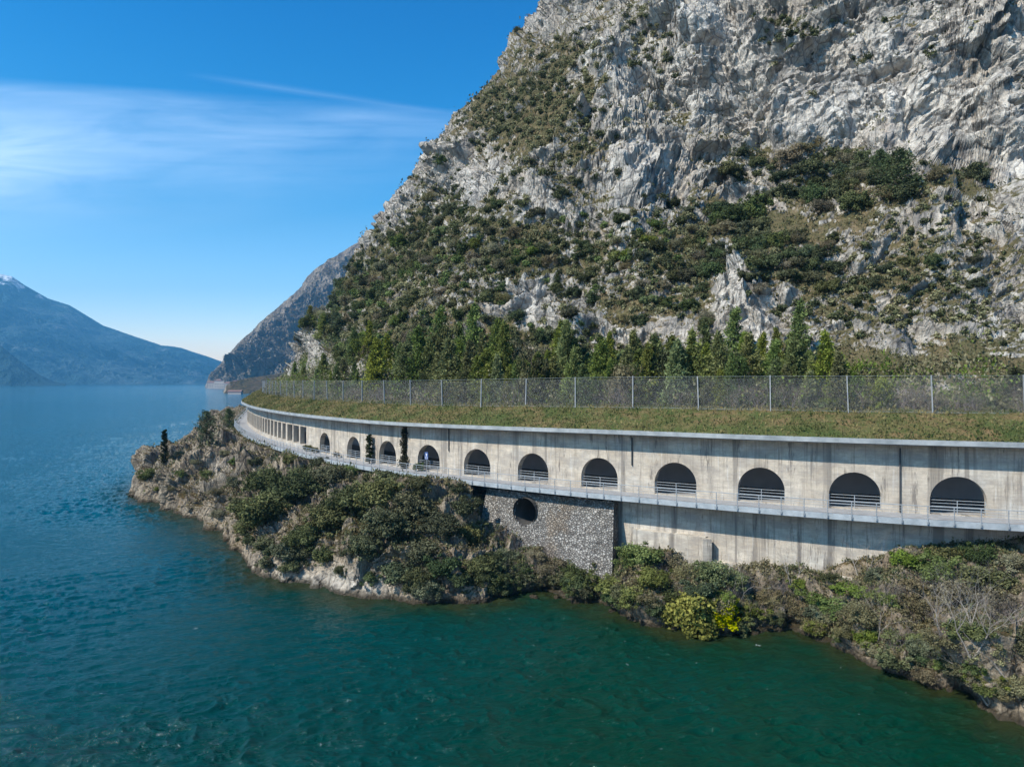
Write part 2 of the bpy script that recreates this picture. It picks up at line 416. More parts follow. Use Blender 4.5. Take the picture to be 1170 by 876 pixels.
def wall_with_openings(mb, a0, a1, o, thick, zbot, ztop, openings, step=.5):
    """openings: list of (ca, halfwidth, fn) with fn(t in -1..1) -> (lo, hi); front face at offset o, back face at o+thick"""
    marks = [a0]; cur = a0
    for (c, hw, fn) in sorted(openings, key=lambda q: q[0]):
        xs = np.linspace(cur, c - hw, max(2, int((c - hw - cur) / step) + 1))
        for oo, fl in ((o, False), (o + thick, True)):
            curved_strip(mb, xs, oo, zbot, ztop(xs), fl)
        t = -np.cos(np.linspace(0, math.pi, 25)); xa = c + hw * t
        lo = np.array([fn(k)[0] for k in t]); hi = np.array([fn(k)[1] for k in t])
        for oo, fl in ((o, False), (o + thick, True)):
            curved_strip(mb, xa, oo, hi, ztop(xa), fl)
            if np.any(lo > zbot + 1e-3): curved_strip(mb, xa, oo, zbot, lo, fl)
        p = off(xa, o); q = off(xa, o + thick)
        for i in range(len(xa) - 1):
            mb.quad((*p[i], hi[i]), (*p[i + 1], hi[i + 1]), (*q[i + 1], hi[i + 1]), (*q[i], hi[i]), uv=[(xa[i], hi[i])] * 4)
            mb.quad((*p[i], lo[i]), (*q[i], lo[i]), (*q[i + 1], lo[i + 1]), (*p[i + 1], lo[i + 1]), uv=[(xa[i], lo[i])] * 4)
        for k in (0, -1):
            if hi[k] - lo[k] > .01:
                mb.quad((*p[k], lo[k]), (*q[k], lo[k]), (*q[k], hi[k]), (*p[k], hi[k]), uv=[(0, lo[k]), (thick, lo[k]), (thick, hi[k]), (0, hi[k])])
        cur = c + hw
    xs = np.linspace(cur, a1, max(2, int((a1 - cur) / step) + 1))
    for oo, fl in ((o, False), (o + thick, True)):
        curved_strip(mb, xs, oo, zbot, ztop(xs), fl)

# ------------------------------------------------------------------ the gallery
OW = 3.2                                       # wall face, inland of the path edge
OR_ = 1.62                                     # roof edge
ARCH_PX = [1213, 1095, 977, 869.5, 772, 684.5, 609, 545, 489.5, 442.5, 404, 371]
arch_a = [a_at_px(p, OW) for p in ARCH_PX]
gallery = tag(empty('rockfall_gallery', a_scalar(a_at_px(700), OW, ZP)), 'long curving concrete gallery with a row of dark arches beneath its grassed roof', 'gallery')
GL = gallery.location.copy()
def reloc(o, parent=None):
    """child built in world coordinates: move mesh so the parent's location is its origin"""
    p = parent or o.parent
    o.data.transform(Matrix.Translation(-p.matrix_world.translation if False else -Vector(p.location)))
    return o
R_ = 2.13
def arch_fn(hw):
    def f(t):
        return (ZP + .12, ZP + 1.25 + .98 * R_ * math.sqrt(max(0, 1 - t * t)))
    return f
ops = [(a, R_, arch_fn(R_)) for a in arch_a]
aa = a_at_px(349, OW) + 1.2; rect = []
first_wide = 0
while aa < a_at_y(205):
    hw = 1.65 if first_wide < 3 else 1.25
    rect.append((aa, hw, (lambda t: (ZP + .75, ZP + 3.75))))
    aa += 2 * hw + (.75 if first_wide < 3 else 1.0); first_wide += 1
ops += rect
GAP = a_at_px(463, OW)                         # the dark open joint with the climber
ops.append((GAP, .42, lambda t: (ZP + .06, ZP + 5.6)))
mb = MB()
ztop_in = lambda a: zroof(a) - .45
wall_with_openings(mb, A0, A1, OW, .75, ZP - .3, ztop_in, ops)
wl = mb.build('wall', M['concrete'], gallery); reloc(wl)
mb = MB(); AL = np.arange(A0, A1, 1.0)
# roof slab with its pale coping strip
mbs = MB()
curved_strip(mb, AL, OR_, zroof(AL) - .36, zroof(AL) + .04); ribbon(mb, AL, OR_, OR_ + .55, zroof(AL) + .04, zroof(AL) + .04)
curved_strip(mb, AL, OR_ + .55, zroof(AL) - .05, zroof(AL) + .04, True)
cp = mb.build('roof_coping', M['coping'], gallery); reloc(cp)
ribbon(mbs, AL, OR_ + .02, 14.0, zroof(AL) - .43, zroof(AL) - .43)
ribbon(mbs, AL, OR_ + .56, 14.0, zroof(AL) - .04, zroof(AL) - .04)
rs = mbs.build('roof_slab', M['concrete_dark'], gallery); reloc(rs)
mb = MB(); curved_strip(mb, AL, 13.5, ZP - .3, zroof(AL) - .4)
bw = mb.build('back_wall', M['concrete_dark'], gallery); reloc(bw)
mb = MB(); ribbon(mb, AL, OW - .05, 13.8, ZP - .02, ZP - .02)
fl = mb.build('roadway', M['asphalt'], gallery); reloc(fl)
# pilasters between the arches, slightly proud, and rainwater pipes
for k in range(1, len(arch_a) - 1):
    if k in (1, 4, 7):
        c = .5 * (arch_a[k] + arch_a[k + 1]) + .4
        mb = MB(); mb.bar(a_scalar(c, OW - .09, ZP + 2.8 if k != 1 else ZP + .1), a_scalar(c, OW - .09, ZP + 5.6), .07, n=8)
        reloc(mb.build('rainwater_pipe', M['dark_metal'], gallery))
for k, a in enumerate(arch_a):                 # steel railing across each arch
    mb = MB()
    xs = np.linspace(a - R_ + .02, a + R_ - .02, 7)
    for h in (.35, .62, .89, 1.15):
        for i in range(6): mb.bar(a_scalar(xs[i], OW + .28, ZP + .12 + h), a_scalar(xs[i + 1], OW + .28, ZP + .12 + h), .026, n=5)
    for i in (0, 3, 6): mb.bar(a_scalar(xs[i], OW + .28, ZP + .10), a_scalar(xs[i], OW + .28, ZP + 1.3), .035, n=6)
    reloc(mb.build('arch_railing', M['steel'], gallery))

# sign inside an arch: blue board with a white cyclist-and-walker mark
sa = arch_a[8] - .1
sg = tag(empty('path_sign', a_scalar(sa, OW - .35, ZP)), 'small blue sign with white marks on a pole before a narrow arch', 'sign')
t_ = Vector((*(-(Epos(np.array([sa + 1])) - Epos(np.array([sa - 1])))[0]), 0)).normalized(); nrm = Vector((*(-Enorm(np.array([sa]))[0]), 0)); up = Vector((0, 0, 1))
mb = MB(); mb.bar((0, 0, 0), (0, 0, 2.5), .035, n=8); mb.build('pole', M['steel'], sg)
mb = MB(); mb.box(nrm * .06 + up * 2.0, t_ * .30, nrm * .02, up * .46)
M['blue'] = plain_material('blue_enamel', (.05, .09, .22), (.07, .12, .28), 2, .5); M['white'] = plain_material('white_enamel', (.7, .7, .72), (.8, .8, .8), 2, .5)
mb.build('sign_board', M['blue'], sg)
mb = MB()
c0 = nrm * .085 + up * 2.2
mb.box(c0, t_ * .07, nrm * .004, up * .08); mb.box(c0 - up * .17, t_ * .045, nrm * .004, up * .10); mb.box(c0 - up * .02 + t_ * .12, t_ * .10, nrm * .004, up * .02)
for s in (-1, 1):
    c1 = nrm * .085 + up * 1.74 + t_ * (.15 * s)
    for i in range(10):
        a_, b_ = 2 * math.pi * i / 10, 2 * math.pi * (i + 1) / 10
        mb.bar(c1 + .10 * (t_ * math.cos(a_) + up * math.sin(a_)), c1 + .10 * (t_ * math.cos(b_) + up * math.sin(b_)), .018, n=4)
mb.build('pictogram', M['white'], sg)

# ------------------------------------------------------------------ the path deck, its edge and railing
mb = MB(); AP = np.arange(A0, a_at_y(420), 1.0)
ribbon(mb, AP, .06, OW + .02, ZP, ZP)
curved_strip(mb, AP, .30, ZP - .34, ZP - .34 + .001)
ribbon(mb, AP, .30, OW + .02, ZP - .36, ZP - .36)
tag(mb.build('path', M['asphalt']), 'narrow grey path on a concrete deck outside the arches', kind='structure')
deck = tag(empty('guardrail', a_scalar(a_at_px(700), 0, ZP)), 'thin steel railing along the outer edge of the curving path', 'railing')
mb = MB(); AQ = np.arange(A0, A1, 1.0)
curved_strip(mb, AQ, 0, ZP - .36, ZP + .12); ribbon(mb, AQ, 0, .22, ZP + .12, ZP + .12); curved_strip(mb, AQ, .22, ZP, ZP + .12, True); ribbon(mb, AQ, 0, .30, ZP - .36, ZP - .36)
reloc(mb.build('edge_beam', M['edge_steel'], deck))
for h, r in ((1.22, .038), (.98, .016), (.76, .016), (.54, .016), (.34, .016)):
    mb = MB(); P = off(AQ, .02)
    for i in range(len(AQ) - 1): mb.bar((*P[i], ZP + h), (*P[i + 1], ZP + h), r, n=5)
    reloc(mb.build('rail', M['steel'], deck))
pa = np.arange(a_at_px(1250), a_at_px(1250) + 1.85 * 99, 1.85)
for a in pa:
    mb = MB(); mb.box(a_scalar(a, -.04, ZP + .5), (.028, 0, 0), (0, .028, 0), (0, 0, .74))
    mb.box(a_scalar(a, -.08, ZP - .1), (.06, 0, 0), (0, .05, 0), (0, 0, .12))
    reloc(mb.build('post', M['dark_metal'] if False else M['steel'], deck))

# ------------------------------------------------------------------ lower retaining walls
aL0 = a_at_px(1330); aL1 = a_at_px(690)
rw = tag(empty('retaining_wall', a_scalar(a_at_px(900), 1.7, 3)), 'tall streaked concrete retaining wall beneath the right half of the path', 'wall')
mb = MB(); xs = np.arange(aL0, aL1, .8); xs = np.append(xs, aL1)
curved_strip(mb, xs, 2.3, 0.5, ZP - .37)
mb.quad((*off(np.array([aL1]), 2.3)[0], .5), (*off(np.array([aL1]), 3.4)[0], .5), (*off(np.array([aL1]), 3.4)[0], ZP - .37), (*off(np.array([aL1]), 2.3)[0], ZP - .37), uv=[(0, 0), (1.3, 0), (1.3, 9), (0, 9)])
reloc(mb.build('wall_face', M['concrete_low'], rw))
def plinth(pxa, pxb, o, ztop):
    mb = MB(); xs = np.linspace(a_at_px(pxb), a_at_px(pxa), 24)
    curved_strip(mb, xs, o, 0.2, ztop); ribbon(mb, xs, o, 2.32, ztop, ztop)
    for k in (0, -1):
        p = off(xs[[k]], o)[0]; q = off(xs[[k]], 2.32)[0]; mb.quad((*p, .2), (*q, .2), (*q, ztop), (*p, ztop), uv=[(0, 0), (1, 0), (1, 4), (0, 4)])
    reloc(mb.build('plinth', M['concrete_low'], rw))
plinth(716, 801, 1.6, 6.35); plinth(804, 1020, 1.55, 4.15)
for px in (803.,):
    mb = MB(); mb.box(a_scalar(a_at_px(px), 1.45, 4.4), (.42, 0, 0), (0, .3, 0), (0, 0, 1.9)); reloc(mb.build('buttress', M['concrete_low'], rw))
# rubble wall with the culvert mouth
sw = tag(empty('stone_wall', a_scalar(a_at_px(640), 1, 2)), 'battered rubble stone wall with a round culvert mouth under the path', 'wall')
mb = MB()
s0 = a_at_px(696); s1 = a_at_px(548); hc = a_at_px(597); hz = 7.05; hr = 1.45
def sw_pt(a, z):
    b = 1.25 - (8.9 - z) * .30
    aa_ = a - (8.9 - z) * .10 * smooth(s0 + 8, s0, np.array(a))
    p = off(np.array([aa_]), b)[0]; return (float(p[0]), float(p[1]), float(z))
na, nzv = 90, 44; AA = np.linspace(s0, s1, na)
ZZ = np.linspace(.8, 8.95, nzv)
for i in range(na - 1):
    for j in range(nzv - 1):
        ca, cz = .5 * (AA[i] + AA[i + 1]), .5 * (ZZ[j] + ZZ[j + 1])
        if (ca - hc) ** 2 + (cz - hz) ** 2 < hr * hr: continue
        q = [(AA[i], ZZ[j]), (AA[i + 1], ZZ[j]), (AA[i + 1], ZZ[j + 1]), (AA[i], ZZ[j + 1])]
        mb.quad(*[sw_pt(*k) for k in q], uv=q)
for j in range(nzv - 1):
    p, q = sw_pt(s0, ZZ[j]), sw_pt(s0, ZZ[j + 1]); e = off(np.array([s0]), 2.6)[0]
    mb.quad(p, q, (*e, ZZ[j + 1]), (*e, ZZ[j]), uv=[(0, ZZ[j]), (0, ZZ[j + 1]), (2, ZZ[j + 1]), (2, ZZ[j])])
reloc(mb.build('masonry', M['masonry'], sw, weld=True))
mb = MB()
for i in range(24):
    t0, t1 = 2 * math.pi * i / 24, 2 * math.pi * (i + 1) / 24
    def cp_(t, o): 
        p = off(np.array([hc + (hr + .06) * math.cos(t)]), o)[0]; return (float(p[0]), float(p[1]), hz + (hr + .06) * math.sin(t))
    mb.quad(cp_(t0, .35), cp_(t1, .35), cp_(t1, 6), cp_(t0, 6)); 
M['culvert'] = plain_material('shade_toned_culvert_concrete', (.05, .048, .045), (.10, .095, .09), .8)  # dark base colour stands in for the shade inside the pipe
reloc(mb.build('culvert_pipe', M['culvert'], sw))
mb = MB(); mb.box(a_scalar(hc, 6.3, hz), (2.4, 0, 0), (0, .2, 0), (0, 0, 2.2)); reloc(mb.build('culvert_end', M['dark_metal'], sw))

# ------------------------------------------------------------------ grass bank on the roof and the rockfall fence
OF = 7.1; ZF = 2.05
ga = np.arange(A0, a_at_y(330), .35); gv = np.linspace(0, 1, 26)
GAg, GVg = np.meshgrid(ga, gv, indexing='ij')
GO = OR_ + .5 + GVg * (13.0 - OR_)
def bank_z(a, o):
    t = np.clip((o - OR_ - .5) / (OF - OR_ - .5), 0, 3)
    return zroof(a) + .02 + ZF * np.where(t < 1, t ** .85, 1 + (t - 1) * .25)
px_ = off(GAg.ravel(), 0.); nn = Enorm(GAg.ravel()); pp = px_ + nn * GO.ravel()[:, None]
zz = bank_z(GAg.ravel(), GO.ravel())
P3 = np.column_stack([pp, zz]); zz = zz + (.22 * fbm(P3 * .5, 4, 5) + .10 * vnoise(P3 * 2.3, 9)) * np.clip(GVg.ravel() * 8, 0, 1)
me = np_mesh('grass_bank', np.column_stack([pp, zz]), grid_faces(len(ga), len(gv), True), M['turf'], True)
tag(link_mesh('grass_bank', me), 'turf bank covering the gallery roof', kind='structure')

fence = tag(empty('rockfall_fence', a_scalar(a_at_px(700, OF), OF, 18)), 'tall grey rockfall fence of netting and steel posts along the grass bank', 'fence')
fa = a_at_px(1066, OF) - 4 * 7.32; posts = []
while fa < a_at_y(290): posts.append(fa); fa += 7.32
for i, a in enumerate(posts):
    z = float(bank_z(a, OF)); lean = random.uniform(-.16, .10)
    mb = MB(); b = Vector(a_scalar(a, OF, z - .3)); t = Vector(a_scalar(a, OF, z + 3.45)) + Vector((lean, 0, random.uniform(-.06, .06)))
    d = Vector((*Enorm(np.array([a]))[0], 0)); w = Vector((-d.y, d.x, 0))
    mb.box((b + t) / 2, w * .05, d * .07, (t - b) / 2)
    reloc(mb.build('post', M['dull_steel'], fence))
for i in range(len(posts) - 1):
    mb = MB(); xs = np.linspace(posts[i], posts[i + 1], 9); sag = .16 * (1 - (2 * (xs - posts[i]) / 7.32 - 1) ** 2)
    curved_strip(mb, xs, OF + .12, bank_z(xs, OF) - .1, bank_z(xs, OF) + 3.35 - sag)
    reloc(mb.build('netting', M['net'], fence))
for h in (.1, 3.38):
    mb = MB()
    for i in range(len(posts) - 1):
        mb.bar(a_scalar(posts[i], OF, bank_z(posts[i], OF) + h), a_scalar(posts[i + 1], OF, bank_z(posts[i + 1], OF) + h), .010, n=4)
    reloc(mb.build('cable', M['steel'], fence))

# ------------------------------------------------------------------ the mountain (height field on a polar grid, then real rock relief)
def dist_to_E(X, Y):
    """distance to the path edge curve and arc position"""
    sh = X.shape; X = X.ravel(); Y = Y.ravel(); out = np.empty_like(X); oa = np.empty_like(X)
    K = E[::5]; KA = EA[::5]; A = K[:-1]; D = K[1:] - K[:-1]; L2 = (D ** 2).sum(1)
    for i in range(0, len(X), 20000):
        x = X[i:i + 20000, None]; y = Y[i:i + 20000, None]
        t = np.clip(((x - A[:, 0]) * D[:, 0] + (y - A[:, 1]) * D[:, 1]) / L2, 0, 1)
        d = (x - A[:, 0] - t * D[:, 0]) ** 2 + (y - A[:, 1] - t * D[:, 1]) ** 2
        k = d.argmin(1); r = np.arange(len(k)); cr = (D[k, 0] * (y[:, 0] - A[k, 1]) - D[k, 1] * (x[:, 0] - A[k, 0])); out[i:i + 20000] = np.sqrt(d[r, k]) * np.where(cr < 0, 1, -1); oa[i:i + 20000] = KA[k] + t[r, k] * np.sqrt(L2[k])
    return out.reshape(sh), oa.reshape(sh)
def mountain_h(X, Y):
    d, a = dist_to_E(X, Y)
    s = d - 10.5
    sh = X.shape; P = np.column_stack([X.ravel(), Y.ravel(), np.zeros(X.size)])
    w1 = vnoise(P / 55., 3).reshape(sh); w2 = fbm(P / 24., 3, 8).reshape(sh); w3 = ridged(P / 34., 3, 14).reshape(sh)
    ss = s + (7 * w1 + 6.0 * w2) * smooth(4, 30, s)          # bend the contours: ribs and gullies
    near = np.interp(ss, [-5, 0, 6, 16, 34, 50, 54, 66, 72, 84, 130, 400], [-1, 0, 1.5, 8, 23, 33, 40, 73, 76, 108, 150, 290])
    far = np.interp(ss, [-5, 0, 5, 14, 30, 80, 400], [-1, 0, 2, 12, 36, 112, 560])
    wy = smooth(a_at_y(70), a_at_y(112), a)
    h = near * (1 - wy) + far * wy
    h = h + 3.2 * (w3) * smooth(8, 30, s)
    h = h * (1 - .97 * smooth(400, 560, Y + .3 * X))
    sea = smooth(-1, -9, s) * smooth(a_at_y(292), a_at_y(312), a) * 24
    return 18.0 + np.maximum(h, -2 + 0 * h) - sea, s, a
AZ = np.arctan((np.linspace(289, 1390, 1300) - HX) / FPX)
RR = np.concatenate([np.arange(40, 200, .5), np.arange(200, 760, 1.5)])
TX = np.tan(AZ)
Yg = RR[None, :] * np.ones((len(TX), 1)); Xg = TX[:, None] * RR[None, :]
Hg, Sg, Ag = mountain_h(Xg, Yg)
Sg = Sg + 7 * smooth(a_at_y(300), a_at_y(312), Ag)
NV = 860
Vm = np.zeros((len(TX), NV, 3), np.float32)
for i in range(len(TX)):
    s = Sg[i]; st = np.argmax(s > -3.0)
    if s[st] <= -3.0: st = len(RR) - 60
    y = RR[st:]; h = Hg[i, st:]
    v = FPX * (h - CAMZ) / y
    v = np.minimum(v, 560) + .04 * np.maximum(v - 560, 0)
    v2 = np.concatenate([[v[0]], (v[2:] + v[:-2]) / 2, [v[-1]]]) if len(v) > 3 else v
    m = np.concatenate([[0], np.cumsum(np.abs(np.diff(v2)) + .10 * np.diff(y) * 100 / np.maximum(y[1:], 60))])
    q = np.linspace(0, m[-1], NV); yy = np.interp(q, m, y); hh = np.interp(q, m, h)
    Vm[i, :, 0] = TX[i] * yy; Vm[i, :, 1] = yy; Vm[i, :, 2] = hh
def grid_normals(V):
    du = np.gradient(V, axis=0); dv = np.gradient(V, axis=1); n = np.cross(du, dv); n /= np.linalg.norm(n, axis=-1, keepdims=True) + 1e-9
    return n
Nm = grid_normals(Vm)
# smooth the base normals so that the relief is pushed out evenly
def blur(A, k):
    for _ in range(k):
        A[1:-1] = (A[:-2] + 2 * A[1:-1] + A[2:]) / 4; A[:, 1:-1] = (A[:, :-2] + 2 * A[:, 1:-1] + A[:, 2:]) / 4
    return A
Nm = blur(Nm, 12); Nm /= np.linalg.norm(Nm, axis=-1, keepdims=True)
if Nm[..., 2].mean() < 0: Nm = -Nm
def rock_relief(P, steep, k=1.0, amp=1.0):
    """metres of displacement; blocks, slabs and cracks"""
    c, s_ = math.cos(.5), math.sin(.5)
    W = P + k * np.column_stack([2.2 * vnoise(P / (9 * k), 51) + .5 * vnoise(P / (2.1 * k), 54), 2.2 * vnoise(P / (9 * k), 52) + .5 * vnoise(P / (2.1 * k), 55), 1.8 * vnoise(P / (9 * k), 53) + .4 * vnoise(P / (2.1 * k), 56)])
    Q = np.column_stack([W[:, 0] * c + W[:, 2] * s_, W[:, 1], -W[:, 0] * s_ + W[:, 2] * c]) / k     # bedding dips to the left
    d = 1.2 * ridged(Q / np.array([30., 30., 16.]), 2, 21)
    d += facet(Q, (15., 15., 10.), .62, .26, 31, 24.)
    d += facet(Q, (7., 7., 5.), .60, .30, 131, 26.)
    d += facet(Q, (2.9, 2.9, 2.0), .70, .34, 141, 40.)
    d += facet(Q, (1.15, 1.15, .75), .9, .5, 161, 45.)
    bed = Q[:, 2] / 2.3 + .9 * vnoise(Q / 11., 81); fr = bed - np.floor(bed)
    d += (.95 * smooth(0, .8, fr) * smooth(1, .90, fr) - .5) * smooth(-.3, .4, vnoise(Q / 14., 83))
    d += .16 * ridged(Q / np.array([2.6, 2.6, 4.5]), 3, 71, .6)
    return d * amp * k * steep
Pm = Vm.reshape(-1, 3).astype(np.float64); Sd, _a = None, None
nzv_ = Nm[..., 2].ravel()
steep = np.clip(.45 + 1.3 * (.88 - nzv_), .30, 1.25)
dd = np.hypot(Pm[:, 0], Pm[:, 1]); toe = np.clip((Pm[:, 2] - 19.0) / 9.0, .04, 1)
# where turf and scrub hold, where bare pale rock stands out (places on the mountain, named by where they lie in the photograph)
VEG = [(635, 115, 60, 60, 1.3), (590, 155, 45, 34, 1.0), (560, 95, 35, 40, .7), (500, 200, 20, 40, .4), (740, 35, 50, 35, .7), (700, 215, 60, 20, .5), (520, 290, 110, 45, 1.0), (430, 350, 70, 50, .8), (600, 290, 70, 25, .8), (680, 285, 60, 22, .6),
       (560, 385, 130, 30, 1.0), (950, 200, 80, 26, 1.0), (850, 262, 45, 25, .8), (870, 300, 60, 22, .8), (780, 300, 40, 30, .7), (940, 260, 90, 26, .7), (980, 340, 110, 45, .5), (1100, 300, 70, 60, .42), (760, 350, 50, 24, .6), (700, 350, 30, 30, .5),
       (810, 150, 40, 8, .5), (620, 200, 70, 18, .5), (1120, 400, 80, 30, .5), (900, 410, 80, 25, .6), (400, 300, 25, 25, .4), (490, 250, 25, 20, .4), (655, 330, 16, 16, .4), (900, 22, 34, 14, .9), (1060, 62, 20, 10, .9), (1112, 30, 16, 9, .9), (985, 70, 26, 9, .7), (1040, 108, 34, 7, .9), (880, 168, 50, 9, .9), (1090, 215, 60, 20, .6), (1010, 20, 20, 12, .7), (860, 100, 24, 12, .6), (930, 110, 20, 10, .7), (1155, 110, 14, 22, .6), (760, 130, 24, 10, .7), (690, 170, 30, 12, .7),
       (815, 45, 46, 50, -1.0), (712, 95, 24, 30, -.6), (720, 120, 36, 16, -.5), (560, 205, 34, 22, -.8), (620, 175, 26, 14, -.6), (600, 345, 30, 28, -1.4), (700, 265, 0, 0, 0), (830, 320, 22, 40, -1.2), (850, 375, 26, 26, -1.1), (1090, 80, 110, 80, -1.0), (930, 120, 110, 40, -.8),
       (1150, 180, 40, 40, -.8), (760, 185, 40, 24, -.8), (745, 215, 24, 24, -.6), (650, 238, 40, 10, -.9), (500, 190, 30, 30, -.5), (450, 240, 26, 30, -.6), (420, 270, 18, 20, -.5), (370, 400, 14, 20, -.9), (905, 345, 18, 24, -.6), (940, 385, 24, 18, -.5), (700, 385, 34, 12, -.9), (1060, 400, 50, 20, -.4), (620, 20, 26, 26, -.6)]
PALE = [(805, 40, 34, 45, 1.), (700, 95, 26, 30, .7), (740, 190, 26, 30, .7), (828, 320, 20, 45, 1.0), (850, 385, 26, 20, .9), (600, 345, 26, 26, .8), (1160, 190, 24, 40, 1.), (1060, 130, 110, 40, .8), (860, 110, 60, 26, .7), (650, 240, 40, 8, .5), (700, 385, 26, 10, .8), (470, 255, 40, 40, .25), (1090, 50, 110, 50, .7), (960, 150, 80, 20, .5), (560, 210, 50, 20, .5), (760, 110, 40, 40, .4), (370, 400, 12, 14, .9)]
# bosses, ribs and hollows of the rock face, metres
BOSS = [(600, 345, 28, 26, 4.5), (826, 300, 18, 30, 4.0), (845, 365, 24, 34, 3.5), (800, 35, 22, 70, 7.), (735, 190, 26, 26, 3.5), (700, 90, 24, 36, 5.), (935, 72, 26, 18, -6.), (970, 92, 90, 5, -3.5), (560, 205, 26, 16, 3.), (905, 350, 12, 26, 2.), (1005, 235, 20, 8, -1.5),
        (880, 135, 40, 22, 3.), (940, 160, 16, 16, -3.), (990, 150, 20, 16, -3.), (470, 225, 20, 26, 2.), (420, 280, 16, 24, 1.5), (650, 245, 40, 7, 2.), (640, 190, 60, 10, -3.), (520, 130, 16, 24, 2.5), (590, 60, 14, 20, 3.), (660, 30, 24, 20, 5.), (370, 400, 12, 20, 3.), (1010, 300, 30, 14, -2.), (760, 250, 20, 40, -3.), (680, 380, 30, 10, 2.5)]
def field(L, px, py):
    r = np.zeros_like(px)
    for cx, cy, rx, ry, am in L:
        if rx: r = r + am * np.exp(-(((px - cx) / rx) ** 2 + ((py - cy) / ry) ** 2))
    return r
PXv, PYv = to_px(Pm[:, 0], Pm[:, 1], Pm[:, 2])
wob = 46 * fbm(Pm / 14., 4, 201, .6); wob2 = 40 * fbm(Pm / 14., 4, 205, .6)
vegv = field(VEG, PXv + wob, PYv + wob2) + .55 * fbm(Pm / 7., 3, 211) + .10; palev = field(PALE, PXv + wob, PYv + wob2); bossv = field(BOSS, PXv + .6 * wob, PYv + .6 * wob2)
gentle = smooth(-.1, .7, vegv + .5 * fbm(Pm / 9., 3, 91))
calm = 1 - np.clip(field([(1090, 70, 150, 110, .52), (930, 130, 70, 60, .25), (840, 60, 50, 60, .2)], PXv, PYv), 0, .7)
disp = .80 * rock_relief(Pm, steep * toe * calm * (1.05 - .70 * gentle), 1.0) + .5 * bossv * toe * np.clip(dd / 130, .7, 1.8)
disp += toe * .35 * fbm(Pm / 1.3, 3, 77)
Pm = Pm + Nm.reshape(-1, 3) * disp[:, None]
me = np_mesh('mountain', Pm, grid_faces(len(TX), NV), M['rock'], False)
color_attr(me, 'veg', vegv); color_attr(me, 'pale', palev)
mountain = tag(link_mesh('mountain', me), 'steep limestone mountainside above the gallery', kind='structure')
Vd = Pm.reshape(len(TX), NV, 3)

# ------------------------------------------------------------------ the shore below the path
LP = [(-150, 345, 330), (-128, 300, 285), (-106, 245, 235), (-92, 203, 200), (-84, 170, 172), (-77.5, 146, 155), (-72, 133, 147), (-69.2, 127.5, 142), (-64.4, 122.8, 136), (-53.4, 111.5, 128), (-43.4, 100.8, 120), (-34, 86.6, 110), (-28.3, 76.7, 103),
      (-23.4, 73.2, 97), (-15.9, 68.9, 90), (-8.7, 66.2, 83), (-2.1, 66.9, 77.8), (.9, 69.6, 74.6), (3.6, 69.6, 72.5), (5.6, 67.6, 71.2), (9.1, 63.4, 69.0), (12.1, 60.4, 67.2), (15.6, 58.1, 65.2), (19.4, 58.7, 63.2), (23.1, 58.6, 61.6), (25.2, 55.3, 60.2), (26.9, 51.9, 58.8),
      (28.5, 49.2, 57.4), (30.4, 47.4, 55.9), (31.3, 44.3, 54.6), (31.8, 41.5, 53), (33.4, 37, 51), (37, 31, 49), (46, 26, 46)]
UZ = {330: 9.2, 81: 9.2, 78.6: 5.2, 74.6: 3.0, 72.5: 2.4, 71.2: 2.6, 69: 4.4, 67.2: 4.2, 65.2: 3.3, 63.2: 3.1, 61.6: 3.3, 60.2: 4.4, 58.8: 5.6, 57.4: 6.3, 55.9: 7.8, 54.6: 8.5, 53: 8.8, 46: 9.0}
uk = sorted(UZ); 
L3 = catmull(LP, .7)                            # x, y, and the y of the matching point on the path edge
NU = 1500; lseg = np.concatenate([[0], np.cumsum(np.linalg.norm(np.diff(L3[:, :2], axis=0), axis=1) * 60 / np.maximum(L3[1:, 1], 40))])
q = np.linspace(0, lseg[-1], NU); L3 = np.stack([np.interp(q, lseg, L3[:, i]) for i in range(3)], -1)
LW = L3[:, :2].copy()
rag = (1.1 * vnoise(np.column_stack([LW / 4.0, np.zeros(NU)]), 7) + .55 * vnoise(np.column_stack([LW / 1.6, np.zeros(NU)]), 8))
ta = np.array([a_at_y(v) for v in L3[:, 2]]); zu = np.interp(L3[:, 2], uk, [UZ[k] for k in uk])
inset = np.where(L3[:, 2] > 80, .9, 2.5)
US = Epos(ta) + Enorm(ta) * inset[:, None]
back = US + Enorm(ta) * 3.0
NT = 300; tt = np.concatenate([np.linspace(-.16, 0, 14, endpoint=False), np.linspace(0, 1, NT - 14)])
dirv = US - LW; ln = np.linalg.norm(dirv, axis=1, keepdims=True)
LWj = LW + dirv / ln * rag[:, None]
Vs = np.zeros((NU, NT, 3))
for j, t in enumerate(tt):
    p = LWj + (US - LWj) * t; Vs[:, j, :2] = p
    if t <= 0: Vs[:, j, 2] = t * 22
    else:
        cl = np.interp(L3[:, 2], [46, 56, 66, 70, 74, 80, 90, 103, 112, 135, 145, 160, 330], [.25, .30, .30, .2, .35, .42, .50, .42, .30, .42, .55, .5, .5])
        q_ = np.interp(t, [0, .05, .14, .5, 1], [0, .55, 1, 1, 1]) * cl + (1 - cl) * (t ** .95)
        Vs[:, j, 2] = zu * np.minimum(q_, 1.0 + 0 * q_)
